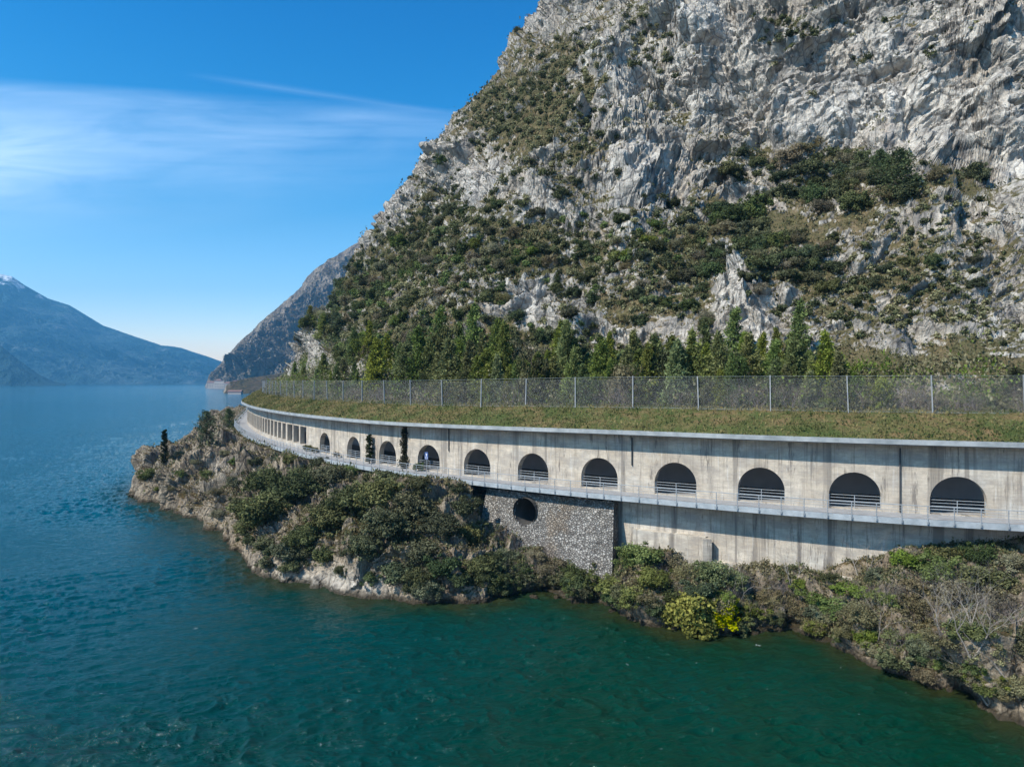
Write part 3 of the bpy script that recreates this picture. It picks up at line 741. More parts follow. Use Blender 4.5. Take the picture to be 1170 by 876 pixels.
# the knoll by the tip
def knoll(x, y, r, h): Vs[..., 2] += h * np.exp(-(((Vs[..., 0] - x) ** 2 + (Vs[..., 1] - y) ** 2) / r ** 2)) * np.clip(tt * 4, 0, 1)[None, :]
knoll(-63.5, 142, 5.5, 2.2); knoll(-53, 124, 5, 2.0); knoll(-38, 97, 6, 1.5); knoll(-70, 131, 3.5, 1.6)
Ns = grid_normals(Vs); Ns = blur(Ns, 14); Ns /= np.linalg.norm(Ns, axis=-1, keepdims=True)
if Ns[..., 2].mean() < 0: Ns = -Ns
Ps = Vs.reshape(-1, 3); edge = (np.clip(np.minimum(1, (1 - tt) * 7), 0, 1)[None, :] * np.ones((NU, 1))).ravel()
low = np.clip(tt * 12, .25, 1)[None, :] * np.ones((NU, 1))
ds = rock_relief(Ps * 1.0 + 300, 1.0, .5, .78) + .22 * fbm(Ps / .8, 3, 78) - .15
Ps = Ps + Ns.reshape(-1, 3) * (ds * edge * low.ravel())[:, None]
dE_, _q = dist_to_E(Ps[:, 0].copy(), Ps[:, 1].copy())
lim = ZP - .42 + np.maximum(-dE_ - .8, 0) * .55; Ps[:, 2] = np.where(dE_ > -14, np.minimum(Ps[:, 2], lim), Ps[:, 2])
me = np_mesh('shore_cliff', Ps, grid_faces(NU, NT), M['shore_rock'], False)
SVEG = [(240, 540, 50, 40, .35), (300, 560, 60, 40, .5), (430, 600, 110, 40, .8), (1000, 700, 200, 60, .75), (760, 670, 90, 40, .7), (350, 660, 60, 22, -1.2), (440, 672, 60, 14, -.9), (255, 522, 26, 18, -.9), (300, 640, 30, 20, -.7), (170, 560, 20, 14, -.5), (640, 650, 40, 20, .2)]
sx_, sy_ = to_px(Ps[:, 0], np.maximum(Ps[:, 1], 5), Ps[:, 2]); w_ = 10 * fbm(Ps / 4., 3, 301)
svegv = field(SVEG, sx_ + w_, sy_ + w_); color_attr(me, 'veg', svegv); color_attr(me, 'pale', field([(350, 662, 70, 18, .45), (420, 668, 40, 12, .45), (250, 530, 14, 12, .4), (620, 690, 30, 8, .5)], sx_, sy_))
shore = tag(link_mesh('shore_cliff', me), 'rocky shore and headland below the path', kind='structure')

# plants are set on these two surfaces
def bvh_of(V, nu, nv, step):
    G = V.reshape(nu, nv, 3)[::step, ::step]; a, b = G.shape[:2]
    return BVHTree.FromPolygons([tuple(p) for p in G.reshape(-1, 3)], [tuple(f) for f in grid_faces(a, b)])
BM = bvh_of(Pm, len(TX), NV, 4); BS = bvh_of(Ps, NU, NT, 3)
CAM = Vector((0, 0, CAMZ))
def ground_at(px, py, tree):
    d = Vector(((px - HX) / FPX, 1, (HY - py) / FPX)).normalized()
    h = tree.ray_cast(CAM, d)
    return h[0], h[1]
def drop(x, y, tree, z=400):
    h = tree.ray_cast(Vector((x, y, z)), Vector((0, 0, -1))); return h[0]
def uA(V): return V

# ------------------------------------------------------------------ water
def water():
    # polar sheet round the photograph's side of the lake
    az = np.concatenate([np.linspace(-math.pi, -.72, 200, endpoint=False), np.linspace(-.72, .72, 1900), np.linspace(.72, math.pi, 201)[1:]])
    r = np.concatenate([[0.01], np.geomspace(6, 34, 30, endpoint=False), 1 / np.linspace(1 / 34., 1 / 420., 900, endpoint=False), np.geomspace(420, 8000, 160)])
    R, Z = np.meshgrid(r, az, indexing='ij'); X = R * np.sin(Z); Y = R * np.cos(Z)
    V = np.column_stack([X.ravel(), Y.ravel(), np.zeros(X.size)])
    rr = np.hypot(V[:, 0], V[:, 1]); k = np.where((rr > 30) & (rr < 520) & (V[:, 1] > 0))[0]; Pw = V[k]; ca, sa_ = math.cos(.42), math.sin(.42)
    Wx = (Pw[:, 0] * ca + Pw[:, 1] * sa_); Wy = (-Pw[:, 0] * sa_ + Pw[:, 1] * ca); z0_ = np.zeros(len(k))
    wp = np.column_stack([Wx / 1.7, Wy / .8, z0_]); wp = wp + .35 * np.column_stack([vnoise(wp * .6, 401), vnoise(wp * .6, 402), z0_])
    gust = .65 + .5 * vnoise(np.column_stack([Pw[:, 0] / 24., Pw[:, 1] / 30., z0_]), 403)
    hz_ = .115 * (1 - 2 * np.abs(vnoise(wp, 404))) + .075 * vnoise(wp * 1.9 + 5, 405) + .045 * (1 - 2 * np.abs(vnoise(wp * 3.4 + 9, 406))) + .09 * vnoise(np.column_stack([Wx / 9., Wy / 5., z0_]), 407)
    V[k, 2] = 1.35 * hz_ * gust * smooth(520, 300, rr[k]) * smooth(30, 36, rr[k])
    me = np_mesh('water', V, grid_faces(len(r), len(az), False), M['water'], True)
    K = LWj[::8]; sh = np.full(len(V), 60., np.float32); near = np.hypot(V[:, 0], V[:, 1]) < 420
    idx = np.where(near)[0]
    for i in range(0, len(idx), 20000):
        k = idx[i:i + 20000]; d = np.sqrt((V[k, 0, None] - K[:, 0]) ** 2 + (V[k, 1, None] - K[:, 1]) ** 2).min(1); sh[k] = np.minimum(d, 60)
    color_attr(me, 'shore', sh)
    # faces upwards
    o = link_mesh('water', me)
    if me.polygons[len(me.polygons) // 2].normal.z < 0: me.flip_normals()
    return tag(o, 'lake water', kind='structure')
def water_mat():
    m, nt = new_mat('lake_water'); n = N(nt); P = n.pos()
    sh = n('ShaderNodeAttribute', attribute_name='shore').outputs['Fac']
    cd = n('ShaderNodeVectorMath', operation='LENGTH'); n.l(P, cd.inputs[0]); dist = cd.outputs['Value']
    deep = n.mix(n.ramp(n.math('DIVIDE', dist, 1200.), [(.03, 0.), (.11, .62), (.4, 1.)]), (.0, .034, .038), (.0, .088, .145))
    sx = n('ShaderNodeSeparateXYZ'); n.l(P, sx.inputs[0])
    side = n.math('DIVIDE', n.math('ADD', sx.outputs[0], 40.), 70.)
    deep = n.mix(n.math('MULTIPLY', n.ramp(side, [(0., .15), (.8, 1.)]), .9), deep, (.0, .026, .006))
    patch = n.noise(n.mapping(P, (1, .35, 1), (0, 0, .5)), .035, 4, .6)
    deep = n.mix(n.ramp(patch, [(.4, 0.), (.65, .35)]), deep, (.0, .044, .046))
    e = n.math('ADD', sh, n.math('MULTIPLY', n.math('SUBTRACT', n.noise(P, .25, 4, .6), .5), 7.))
    shal = n.ramp(n.math('DIVIDE', e, 12.), [(.0, (.024, .026, .008)), (.30, (.006, .024, .009)), (.7, (.001, .022, .012))])
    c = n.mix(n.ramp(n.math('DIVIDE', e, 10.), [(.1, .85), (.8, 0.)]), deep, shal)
    w1 = n.noise(n.mapping(P, (1, 2.0, 1), (0, 0, .45)), .55, 8, .70, .5)
    w2 = n.noise(n.mapping(P, (1, 1.8, 1), (0, 0, -.3)), 2.4, 5, .65, .3)
    w3 = n.noise(n.mapping(P, (1, 2.4, 1), (0, 0, .5)), .09, 3, .5)
    gust = n.noise(P, .02, 3, .6)
    h = n.math('ADD', n.math('MULTIPLY', w1, .5), n.math('MULTIPLY', w2, .22)); h = n.math('ADD', h, n.math('MULTIPLY', w3, .6))
    # a few breaking crests
    cap = n.math('MULTIPLY', n.ramp(n.noise(n.mapping(P, (1, 2.2, 1), (0, 0, .45)), .55, 6, .75), [(.685, 0.), (.71, 1.)]), n.ramp(gust, [(.45, 0.), (.55, 1.)]))
    c = n.mix(cap, c, (.55, .6, .62))
    b = n('ShaderNodeBump'); b.inputs['Strength'].default_value = .8; n.l(h, b.inputs['Height'])
    n.l(n.ramp(n.math('DIVIDE', dist, 1500.), [(0., .45), (.2, .6), (.5, 1.)]), b.inputs['Distance'])
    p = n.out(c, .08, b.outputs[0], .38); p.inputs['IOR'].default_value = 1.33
    return m
M['water'] = water_mat(); water()

# ------------------------------------------------------------------ plant meshes
def leaf_cloud(centers, radii, n_leaf, size, tints, rs, squash=.8, upright=0., hollow=.55):
    """n_leaf small quads spread through lumps; returns V, F, tint"""
    k = len(centers); centers = np.array(centers, float); radii = np.array(radii, float)
    w = radii ** 2; w /= w.sum(); idx = rs.choice(k, n_leaf, p=w)
    d = rs.normal(size=(n_leaf, 3)); d /= np.linalg.norm(d, axis=1, keepdims=True)
    r = hollow + (1 - hollow) * rs.random(n_leaf) ** .6
    r = r * (1 + .22 * rs.normal(size=n_leaf))
    c = centers[idx] + d * (radii[idx] * r)[:, None] * np.array([1, 1, squash])
    nrm = d * .8 + rs.normal(size=(n_leaf, 3)) * .55 + np.array([0, 0, .35]); nrm /= np.linalg.norm(nrm, axis=1, keepdims=True)
    t = np.cross(nrm, rs.normal(size=(n_leaf, 3))); t /= np.linalg.norm(t, axis=1, keepdims=True) + 1e-9; b = np.cross(nrm, t)
    if upright: b = b * (1 - upright) + np.array([0, 0, 1.]) * upright
    s = size * (.6 + .8 * rs.random(n_leaf))[:, None]
    V = np.stack([c - t * s * .5, c + b * s * .55, c + t * s * .5, c - b * s * .9], 1)
    V = V.reshape(-1, 3); F = np.arange(len(V)).reshape(-1, 4)
    T = np.repeat(np.clip(np.asarray(tints)[idx] + .22 * rs.normal(size=n_leaf), 0, 1), 4)
    return V, F, T
def foliage_mesh(name, V, F, T, mat):
    me = np_mesh(name, V, F, mat, False); color_attr(me, 'tint', T); return me
def lump_set(rs, n, R, h, spread=.62, flat=.75):
    C, Rd = [], []
    for _ in range(n):
        th = rs.random() * 2 * math.pi; rr = R * spread * math.sqrt(rs.random()); z = h * (.32 + .5 * rs.random() * (1 - (rr / R) ** 2))
        C.append((rr * math.cos(th), rr * math.sin(th), z)); Rd.append(R * (.16 + .34 * rs.random() ** 1.4))
    return C, Rd
def stem_mesh(h, r, limbs, rs, mat, spread=.5, rad=.045):
    mb = MB()
    for k in range(limbs):
        th = 2 * math.pi * (k + rs.random() * .5) / limbs; sp = spread * (.4 + .6 * rs.random())
        m_ = Vector((sp * .45 * math.cos(th), sp * .45 * math.sin(th), h * .4)); e = Vector((sp * math.cos(th), sp * math.sin(th), h * (.65 + .25 * rs.random())))
        mb.bar((0, 0, -.15), m_, rad, rad * .7, 5); mb.bar(m_, e, rad * .7, rad * .25, 4)
    me = bpy.data.meshes.new('stem'); me.from_pydata(mb.v, [], mb.f); me.materials.append(mat); return me
def shrub_variant(seed, mat, n_leaf=1500, size=.15, lumps=11, h=1.5, tall=1.0):
    rs = np.random.default_rng(seed); C, Rd = lump_set(rs, lumps, 1.0, h * tall)
    for q in range(lumps):                        # ragged sprigs beyond the main lumps
        th = rs.random() * 6.28; rr = .55 + .5 * rs.random(); C.append((rr * math.cos(th), rr * math.sin(th), h * tall * (.15 + .75 * rs.random()))); Rd.append(.10 + .12 * rs.random())
    T = rs.random(len(C)) * .9 + .05
    V, F, Tt = leaf_cloud(C, Rd, n_leaf, size, T, rs)
    V[:, 2] = np.maximum(V[:, 2], -.1 + .05 * rs.random(len(V)))
    return foliage_mesh('foliage', V, F, Tt, mat), stem_mesh(h * tall, 1, 6, rs, M['bark'])
def conifer_variant(seed, mat, H=3.0, R=1.0, n_leaf=2600, cone=1.15, size=.10):
    rs = np.random.default_rng(seed); Vs_, Ts_ = [], []
    nb = 80
    mbr = MB(); mbr.bar((0, 0, -.2), (0, 0, H * .55), .075, .045, 7); mbr.bar((0, 0, H * .55), (0, 0, H * .99), .045, .008, 6)
    per = n_leaf // nb
    for b in range(nb):
        t = (b + rs.random()) / nb; z = H * (.06 + .93 * t); th = rs.random() * 2 * math.pi
        L = R * (1 - t) ** (.75 * cone) * (.65 + .5 * rs.random()) + .06
        dv = np.array([math.cos(th), math.sin(th), .35 * rs.random() + .25 * t])
        e = np.array([0, 0, z]) + dv * L
        mbr.bar((0, 0, z), tuple(np.array([0, 0, z]) + dv * L * .8), .014, .005, 3)
        u = rs.random(per) ** .7; base = np.array([0, 0, z]) + np.outer(u, dv * L) + rs.normal(size=(per, 3)) * (.05 + .085 * L)
        t1 = rs.normal(size=(per, 3)) * .6 + dv; t1 /= np.linalg.norm(t1, axis=1, keepdims=True); t2 = np.cross(t1, rs.normal(size=(per, 3))); t2 /= np.linalg.norm(t2, axis=1, keepdims=True)
        s = size * (.6 + .8 * rs.random(per))[:, None]
        Vs_.append(np.stack([base - t1 * s * .4, base + t2 * s * .3, base + t1 * s * .9, base - t2 * s * .3], 1).reshape(-1, 3))
        Ts_.append(np.repeat(np.clip(rs.random() * .7 + .3 * u + .15 * rs.normal(size=per), 0, 1), 4))
    V = np.vstack(Vs_); F = np.arange(len(V)).reshape(-1, 4)
    me2 = bpy.data.meshes.new('trunk'); me2.from_pydata(mbr.v, [], mbr.f); me2.materials.append(M['bark'])
    return foliage_mesh('crown', V, F, np.concatenate(Ts_), mat), me2
def bare_mesh(seed, H, mat, levels=4, spread=.55, r0=.05, n0=5, trunk=False, thin=1.0):
    rs = np.random.default_rng(seed); mb = MB(); ends = []
    def grow(p, d, L, r, lv):
        q = p
        for s in range(2):
            d2 = (d + Vector(rs.normal(size=3) * .16)).normalized(); e = q + d2 * L * .5
            mb.bar(q, e, r, r * .78, 5 if lv > 2 else 3); q = e; r *= .78; d = d2
        if lv <= 0: return
        for k in range(2 + int(rs.random() < .65) + (lv == 1)):
            nd = (d + Vector(rs.normal(size=3)) * spread + Vector((0, 0, .16))).normalized()
            grow(q, nd, L * (.62 + .22 * rs.random()), r * .72, lv - 1)
    if trunk: grow(Vector((0, 0, -.2)), Vector((.1, 0, 1)), H * .42, r0, levels)
    else:
        for k in range(n0):
            th = 2 * math.pi * k / n0 + rs.random()
            grow(Vector((.1 * math.cos(th), .1 * math.sin(th), -.1)), Vector((math.cos(th) * .55, math.sin(th) * .55, 1)).normalized(), H * .38, r0, levels)
    me = bpy.data.meshes.new('branches'); me.from_pydata(mb.v, [], mb.f); me.materials.append(mat); return me

VAR = {
    'olive': [shrub_variant(11 + k, M['olive_leaf'], 6500, .070, 16) for k in range(4)],
    'dark': [shrub_variant(31 + k, M['dark_leaf'], 6500, .070, 16) for k in range(4)],
    'brown': [shrub_variant(51 + k, M['brown_leaf'], 5200, .055, 16) for k in range(3)],
    'green': [shrub_variant(61 + k, M['green_leaf'], 6500, .070, 16) for k in range(3)],
    'bright': [shrub_variant(71 + k, M['bright_leaf'], 8000, .065, 22) for k in range(2)],
    'bigolive': [shrub_variant(81 + k, M['olive_leaf'], 9000, .062, 30, 1.6) for k in range(4)],
    'pine': [conifer_variant(91 + k, M['pine_leaf'], 3.0, .80, 4800) for k in range(5)],
    'darkpine': [conifer_variant(191 + k, M['dark_leaf'], 2.6, 1.1, 3000, .7) for k in range(2)],
    'cypress': [conifer_variant(201, M['cypress_leaf'], 4.2, .42, 3400, .45, .12)],
    'bare': [(bare_mesh(210 + k, 2.0, M['twig'], 3, .5, .022, 8), None) for k in range(4)],
    'baretree': [(bare_mesh(220 + k, 4.2, M['pale_bark'], 5, .42, .05, 3), None) for k in range(3)],
}
STEM_AS = {'pine': ('crown', 'trunk'), 'darkpine': ('crown', 'trunk'), 'cypress': ('crown', 'trunk'), 'bare': ('branches', None), 'baretree': ('branches', None)}
PLANTS = []
def plant(name, kind, loc, s, group=None, sz=1.0, tilt=0., v=None):
    """one plant: an Empty at its foot, foliage and stem under it (shared mesh data)"""
    var = VAR[kind]; i = random.randrange(len(var)) if v is None else v; a, b = var[i]
    o = empty(name, loc); o.scale = (s, s * random.uniform(.9, 1.1), s * sz); o.rotation_euler = (random.uniform(-tilt, tilt), random.uniform(-tilt, tilt), random.uniform(0, 6.28))
    na_, nb_ = STEM_AS.get(kind, ('foliage', 'stem'))
    link_mesh(na_, a, o)
    if b is not None: link_mesh(nb_, b, o)
    if group: o['group'] = group
    PLANTS.append((o, kind, loc)); return o

# ------------------------------------------------------------------ planting
rnd = random.Random(5)
def ok_space(lst, p, r):
    return all((p - q).length > r + rq for q, rq in lst)
# tall young conifers in the belt behind the fence
belt = []
def toe_point(px, o):
    a = a_at_px(px, o); p = off(np.array([a]), o)[0]; return a, Vector((float(p[0]), float(p[1]), 0))
for row, (o_, n_, p0, p1) in enumerate(((10.4, 46, 520, 1010), (11.5, 60, 330, 975), (14.5, 54, 322, 940), (18.5, 50, 335, 930))):
    for i in range(n_):
        px = p0 + (p1 - p0) * (i + rnd.uniform(.1, .9)) / n_
        a, p = toe_point(px, o_ + rnd.uniform(-1.2, 1.2)); g = drop(p.x, p.y, BM)
        if g is None: continue
        hgt = rnd.choice([rnd.uniform(1.0, 1.7), rnd.uniform(1.5, 2.5)]) * (1.0 if px > 560 else 1.1) * (.85 if px < 420 else 1) * (1.12 if row else 1)
        if px > 700: hgt *= .86
        if row == 2 : hgt *= .9
        if rnd.random() < .14:
            plant('broadleaf_tree', rnd.choice(['green', 'olive', 'brown', 'green']), g, hgt * rnd.uniform(.75, 1.15), 'leafy trees behind the rockfall fence', rnd.uniform(1.2, 2.1), .08); continue
        o = plant('pine_tree', 'pine' if rnd.random() < .9 else 'darkpine', g, hgt, 'conifers behind the rockfall fence', rnd.uniform(.9, 1.35), .06)
# the single dark pine at the right edge
for px, s in ((1160, 1.55), (1185, 1.3)):
    a, p = toe_point(px, 11.0); g = drop(p.x, p.y, BM)
    plant('pine_tree', 'darkpine', g, s, 'conifers behind the rockfall fence')
# bare thicket just behind the fence
for i in range(84):
    px = rnd.uniform(345, 1175); a, p = toe_point(px, rnd.uniform(8.6, 11.0)); g = drop(p.x, p.y, BM)
    if g is None: g = Vector((p.x, p.y, bank_z(a, 9.5)))
    plant('bare_shrub', 'bare', (g.x, g.y, max(g.z, float(bank_z(a, 9.3)) - .15)), rnd.uniform(.9, 1.5), 'leafless bushes behind the netting', rnd.uniform(.8, 1.2))
for i in range(46):
    px = rnd.uniform(560, 1175) if i < 20 else rnd.uniform(930, 1175); a, p = toe_point(px, rnd.uniform(9.5, 13.0)); g = drop(p.x, p.y, BM)
    if g is None: continue
    plant('shrub', rnd.choice(['olive', 'brown', 'green', 'brown']), g, rnd.uniform(.8, 1.4), 'shrubs on the mountainside')

# shrubs on the mountainside: (centre x, centre y, spread x, spread y, how many, size in photo pixels, kinds)
REG = [(560, 235, 120, 40, 30, (6, 24), 'dark olive brown'), (640, 285, 110, 30, 40, (12, 26), 'dark olive green brown'), (520, 330, 110, 34, 44, (14, 26), 'dark olive brown green'),
       (420, 365, 60, 40, 30, (12, 26), 'dark olive green brown'), (500, 300, 70, 30, 26, (10, 22), 'dark olive brown'), (640, 125, 60, 60, 44, (7, 19), 'brown olive dark brown'), (570, 130, 34, 44, 24, (6, 14), 'dark brown olive'),
       (945, 205, 75, 22, 26, (14, 40), 'dark olive brown olive'), (860, 300, 60, 22, 20, (18, 30), 'dark brown olive'), (850, 255, 22, 12, 3, (30, 40), 'dark'), (1000, 330, 90, 40, 26, (10, 22), 'olive brown dark'),
       (760, 300, 60, 50, 22, (12, 24), 'dark olive brown'), (740, 60, 60, 40, 12, (8, 18), 'olive brown'), (1060, 260, 60, 60, 14, (8, 18), 'brown olive'), (620, 390, 110, 18, 16, (14, 24), 'green dark olive'),
       (380, 320, 40, 40, 16, (7, 14), 'dark olive'), (1110, 350, 50, 50, 12, (8, 16), 'brown brown olive'), (1080, 60, 70, 50, 9, (8, 20), 'olive dark brown'), (1000, 110, 110, 30, 14, (6, 18), 'olive brown'), (900, 40, 80, 30, 12, (6, 20), 'olive brown dark'), (470, 235, 50, 40, 16, (5, 11), 'dark olive brown')]
placed = []; cand = []; MULT = 4.6
for cx, cy, sx, sy, cnt, (s0_, s1_), kinds in REG:
    for _ in range(int(cnt * MULT)):
        for _try in range(14):
            px = rnd.gauss(cx, sx * .6); py = rnd.gauss(cy, sy * .6)
            if not (310 < px < 1168 and 4 < py < 425): continue
            g, nn_ = ground_at(px, py, BM)
            if g is None: continue
            if nn_.z < .33 and rnd.random() < .7: continue
            fv = float(field(VEG, np.array([px]), np.array([py]))[0])
            if fv < -.45 or rnd.random() > .42 + fv: continue
            size = rnd.uniform(s0_, s1_) * g.y / FPX * .5
            if not ok_space(placed, g, size * .55): continue
            placed.append((g, size * .55))
            cand.append((size / g.y, rnd.choice(kinds.split()), (g.x, g.y + size * .15, g.z - size * .25), size, rnd.uniform(.75, 1.1)))
            break
cand.sort(key=lambda q: -q[0]); n_slope = len(cand)
for _s, kd, loc, size, szz in cand[:262]: plant('shrub', kd, loc, size, 'shrubs on the mountainside', szz, .15)
for kd0, mt in (('olive', M['olive_leaf']), ('dark', M['dark_leaf']), ('brown', M['brown_leaf']), ('green', M['green_leaf'])):
    C_, R2 = [], []
    for _s, kd, loc, size, szz in cand[262:]:
        if kd != kd0: continue
        for q in range(5):
            th = rnd.uniform(0, 6.28); rr = size * .5 * rnd.random(); C_.append((loc[0] + rr * math.cos(th), loc[1] + rr * math.sin(th), loc[2] + size * (.5 + .4 * rnd.random()))); R2.append(size * rnd.uniform(.35, .55))
    if not C_: continue
    rs_ = np.random.default_rng(40); nl = len(C_) * 60; idx_s = np.median(R2) * .42
    V, F, T = leaf_cloud(C_, R2, nl, idx_s, rs_.random(len(C_)), rs_)
    tag(link_mesh('distant_scrub', foliage_mesh('distant_scrub', V, F, T, mt)), 'small far shrubs dotting the mountainside', kind='stuff')
for px, py, s in ((1028, 228, 2.6), (385, 385, 2.1), (637, 330, 1.1), (1005, 205, 1.7)):
    g, nn_ = ground_at(px, py, BM); plant('pine_tree', 'darkpine', g - Vector((0, 0, .4)), s * (g.y / 150 if px < 400 else 1), 'solitary pines on the slope')

# shore plants
def shore_plant(px, py, wpx, kind, name='shore_bush', sz=1.0, group='shrubs on the shore cliff', v=None):
    """px, py: where its foot stands in the photo; wpx: its width there"""
    g, nn_ = ground_at(px, py, BS)
    if g is None or g.z < .15: return None
    size = wpx * g.y / FPX * .5
    return plant(name, kind, (g.x, g.y + size * .2, g.z - size * .3), size, group, sz, .12, v)
SH = [(300, 600, 62, 'bigolive'), (330, 575, 60, 'bigolive'), (300, 560, 44, 'bigolive'), (345, 545, 40, 'dark'), (372, 560, 56, 'bigolive'), (400, 590, 70, 'bigolive'), (372, 605, 56, 'bigolive'),
      (432, 575, 60, 'bigolive'), (440, 615, 70, 'bigolive'), (410, 635, 50, 'bigolive'), (470, 590, 60, 'bigolive'), (480, 640, 56, 'bigolive'), (455, 660, 46, 'dark'), (500, 610, 56, 'bigolive'), (505, 655, 44, 'dark'),
      (530, 585, 50, 'dark'), (535, 620, 46, 'bigolive'), (545, 655, 54, 'bigolive'), (565, 600, 40, 'dark'), (575, 640, 46, 'bigolive'), (560, 670, 44, 'dark'), (480, 560, 36, 'olive'), (440, 550, 34, 'olive'), (395, 545, 34, 'green'), (365, 535, 28, 'olive'), (330, 530, 22, 'olive'),
      (520, 560, 30, 'dark'), (270, 555, 26, 'olive'), (275, 580, 32, 'olive'), (280, 610, 30, 'olive'), (305, 628, 30, 'bigolive'), (345, 625, 40, 'bigolive'), (390, 655, 22, 'dark'), (425, 665, 26, 'dark'),
      (245, 565, 20, 'brown'), (235, 545, 18, 'green'), (222, 530, 14, 'brown'), (205, 545, 16, 'green'), (215, 565, 16, 'brown'), (195, 560, 12, 'brown'), (255, 520, 16, 'brown'), (268, 530, 18, 'green'), (290, 530, 20, 'olive'), (250, 590, 20, 'brown'), (262, 505, 12, 'brown'),
      (172, 545, 24, 'dark'), (163, 548, 14, 'brown'), (205, 520, 14, 'brown'), (180, 560, 10, 'green'), (232, 512, 14, 'olive'),
      (640, 665, 44, 'olive'), (662, 672, 40, 'dark'), (625, 660, 30, 'brown'), (685, 655, 40, 'green'), (700, 680, 44, 'olive'), (728, 645, 56, 'green'), (748, 668, 44, 'green'), (770, 648, 40, 'brown'), (725, 690, 40, 'olive'), (757, 700, 36, 'dark'), (790, 660, 36, 'brown'), (800, 680, 44, 'dark'),
      (822, 690, 40, 'dark'), (838, 668, 34, 'green'), (860, 705, 36, 'olive'), (845, 720, 34, 'dark'), (815, 665, 40, 'green'), (880, 690, 34, 'brown'), (905, 700, 36, 'brown'), (930, 690, 40, 'olive'), (955, 700, 44, 'green'), (935, 720, 34, 'brown'), (975, 680, 40, 'green'), (985, 715, 44, 'brown'),
      (1000, 745, 36, 'brown'), (1025, 760, 52, 'olive'), (1035, 735, 44, 'olive'), (1010, 690, 40, 'dark'), (1040, 680, 44, 'brown'), (1060, 705, 50, 'brown'), (1075, 665, 50, 'green'), (1100, 690, 52, 'brown'), (1080, 735, 50, 'brown'), (1110, 730, 50, 'olive'), (1095, 770, 44, 'dark'), (1060, 775, 40, 'dark'),
      (1130, 670, 54, 'green'), (1150, 700, 54, 'brown'), (1130, 760, 50, 'brown'), (1165, 740, 50, 'olive'), (1040, 650, 40, 'dark'), (1005, 662, 34, 'olive'), (1085, 640, 46, 'olive'), (1120, 640, 40, 'dark'), (1158, 650, 40, 'brown'), (915, 672, 26, 'green'), (880, 668, 22, 'brown'), (950, 664, 26, 'olive'), (1165, 790, 50, 'brown'),
      (612, 640, 30, 'brown'), (694, 628, 34, 'olive'), (705, 642, 34, 'green'), (678, 640, 30, 'dark'), (570, 585, 26, 'dark'), (655, 640, 26, 'olive'), (595, 655, 36, 'dark'), (770, 690, 40, 'dark')]
for px, py, w, kd in SH:
    if px > 690 and kd in ('dark', 'olive') and rnd.random() < .45: kd = rnd.choice(['brown', 'green'])
    if px < 600 and py < 660: w *= .97
    if 555 < px < 625: w *= .8
    shore_plant(px, py, w * rnd.uniform(.9, 1.1), kd, sz=rnd.uniform(.7, 1.0))
special = []
for i in range(120):                             # low cover down to the water
    px = rnd.uniform(280, 1165); dw = CAMZ * FPX; yw = float(np.interp(px, [280, 290, 330, 400, 480, 560, 600, 640, 700, 745, 800, 900, 950, 1000, 1050, 1100, 1150, 1170], [640, 655, 665, 680, 690, 688, 682, 682, 702, 714, 725, 722, 740, 760, 778, 785, 815, 825]))
    if 310 < px < 470 and rnd.random() < .75: continue
    shore_plant(px, yw - rnd.uniform(9, 34), rnd.uniform(16, 38), rnd.choice(['brown', 'olive', 'dark', 'green', 'brown'] if px > 600 else ['dark', 'olive', 'bigolive']), sz=rnd.uniform(.7, 1.1))
o = shore_plant(790, 717, 84, 'bright', sz=.95, v=0); special.append((o, 'vivid yellow-green bush at the water edge below the retaining wall', 'bush'))
o = shore_plant(826, 706, 50, 'bright', sz=.8, v=1); special.append((o, 'smaller yellow-green bush on the right of the vivid one', 'bush'))
for px, py, s, kd, lb in ((236, 504, 2.3, 'darkpine', 'squat dark pine left of the path bend on the headland'), (262, 488, 2.1, 'darkpine', 'small round pine right beside the far path bend')):
    g, _n = ground_at(px, py, BS); o = plant('pine_tree', kd, g - Vector((0, 0, .3)), s, 'trees on the headland', .95); special.append((o, lb, 'tree'))
g, _n = ground_at(188, 529, BS); o = plant('cypress_tree', 'cypress', g - Vector((0, 0, .3)), 1.15, 'trees on the headland'); o.scale = (1.35, 1.35, 1.5); special.append((o, 'slim dark cypress standing alone near the tip of the headland', 'tree'))
a = a_at_px(423, 2.7); o = plant('cypress_tree', 'cypress', Vector(a_scalar(a, 2.6, ZP)), 1); o.scale = (1.25, 1.25, .95); special.append((o, 'slim dark cypress against the gallery wall between two arches', 'tree'))
for px, s, kd, lb in ((478, 1.0, 'dark', 'leafy bush against the wall left of the arch with the sign'), (358, .9, 'olive', 'grey bush on the path before the square openings'), (350, 1.0, 'olive', 'taller grey bush at the start of the square openings'), (384, .8, 'brown', 'dry low bush against the wall between the two leftmost arches')):
    a = a_at_px(px, 2.4); o = plant('wall_shrub', kd, Vector(a_scalar(a, 2.5, ZP)), s * .8, 'bushes against the gallery wall'); special.append((o, lb, 'bush'))
# climber in the open joint
rs = np.random.default_rng(3); C_, R2 = [], []
for k in range(12):
    p = a_scalar(GAP + rs.uniform(-.25, .25), OW - .15, ZP + .4 + k * .42); C_.append(p); R2.append(.34 + .22 * rs.random() + (.3 if k < 3 else 0))
cl = tag(empty('climbing_plant', a_scalar(GAP, OW - .2, ZP)), 'dark climber filling the upright joint in the gallery wall', 'climbing plant')
V, F, T = leaf_cloud(C_, R2, 1500, .16, rs.random(12), rs); me = foliage_mesh('foliage', V, F, T, M['ivy_leaf']); reloc(link_mesh('foliage', me, cl))
mb = MB(); mb.bar(a_scalar(GAP, OW - .1, ZP), a_scalar(GAP + .1, OW - .12, ZP + 4.8), .05, .02); reloc(mb.build('stem', M['bark'], cl))
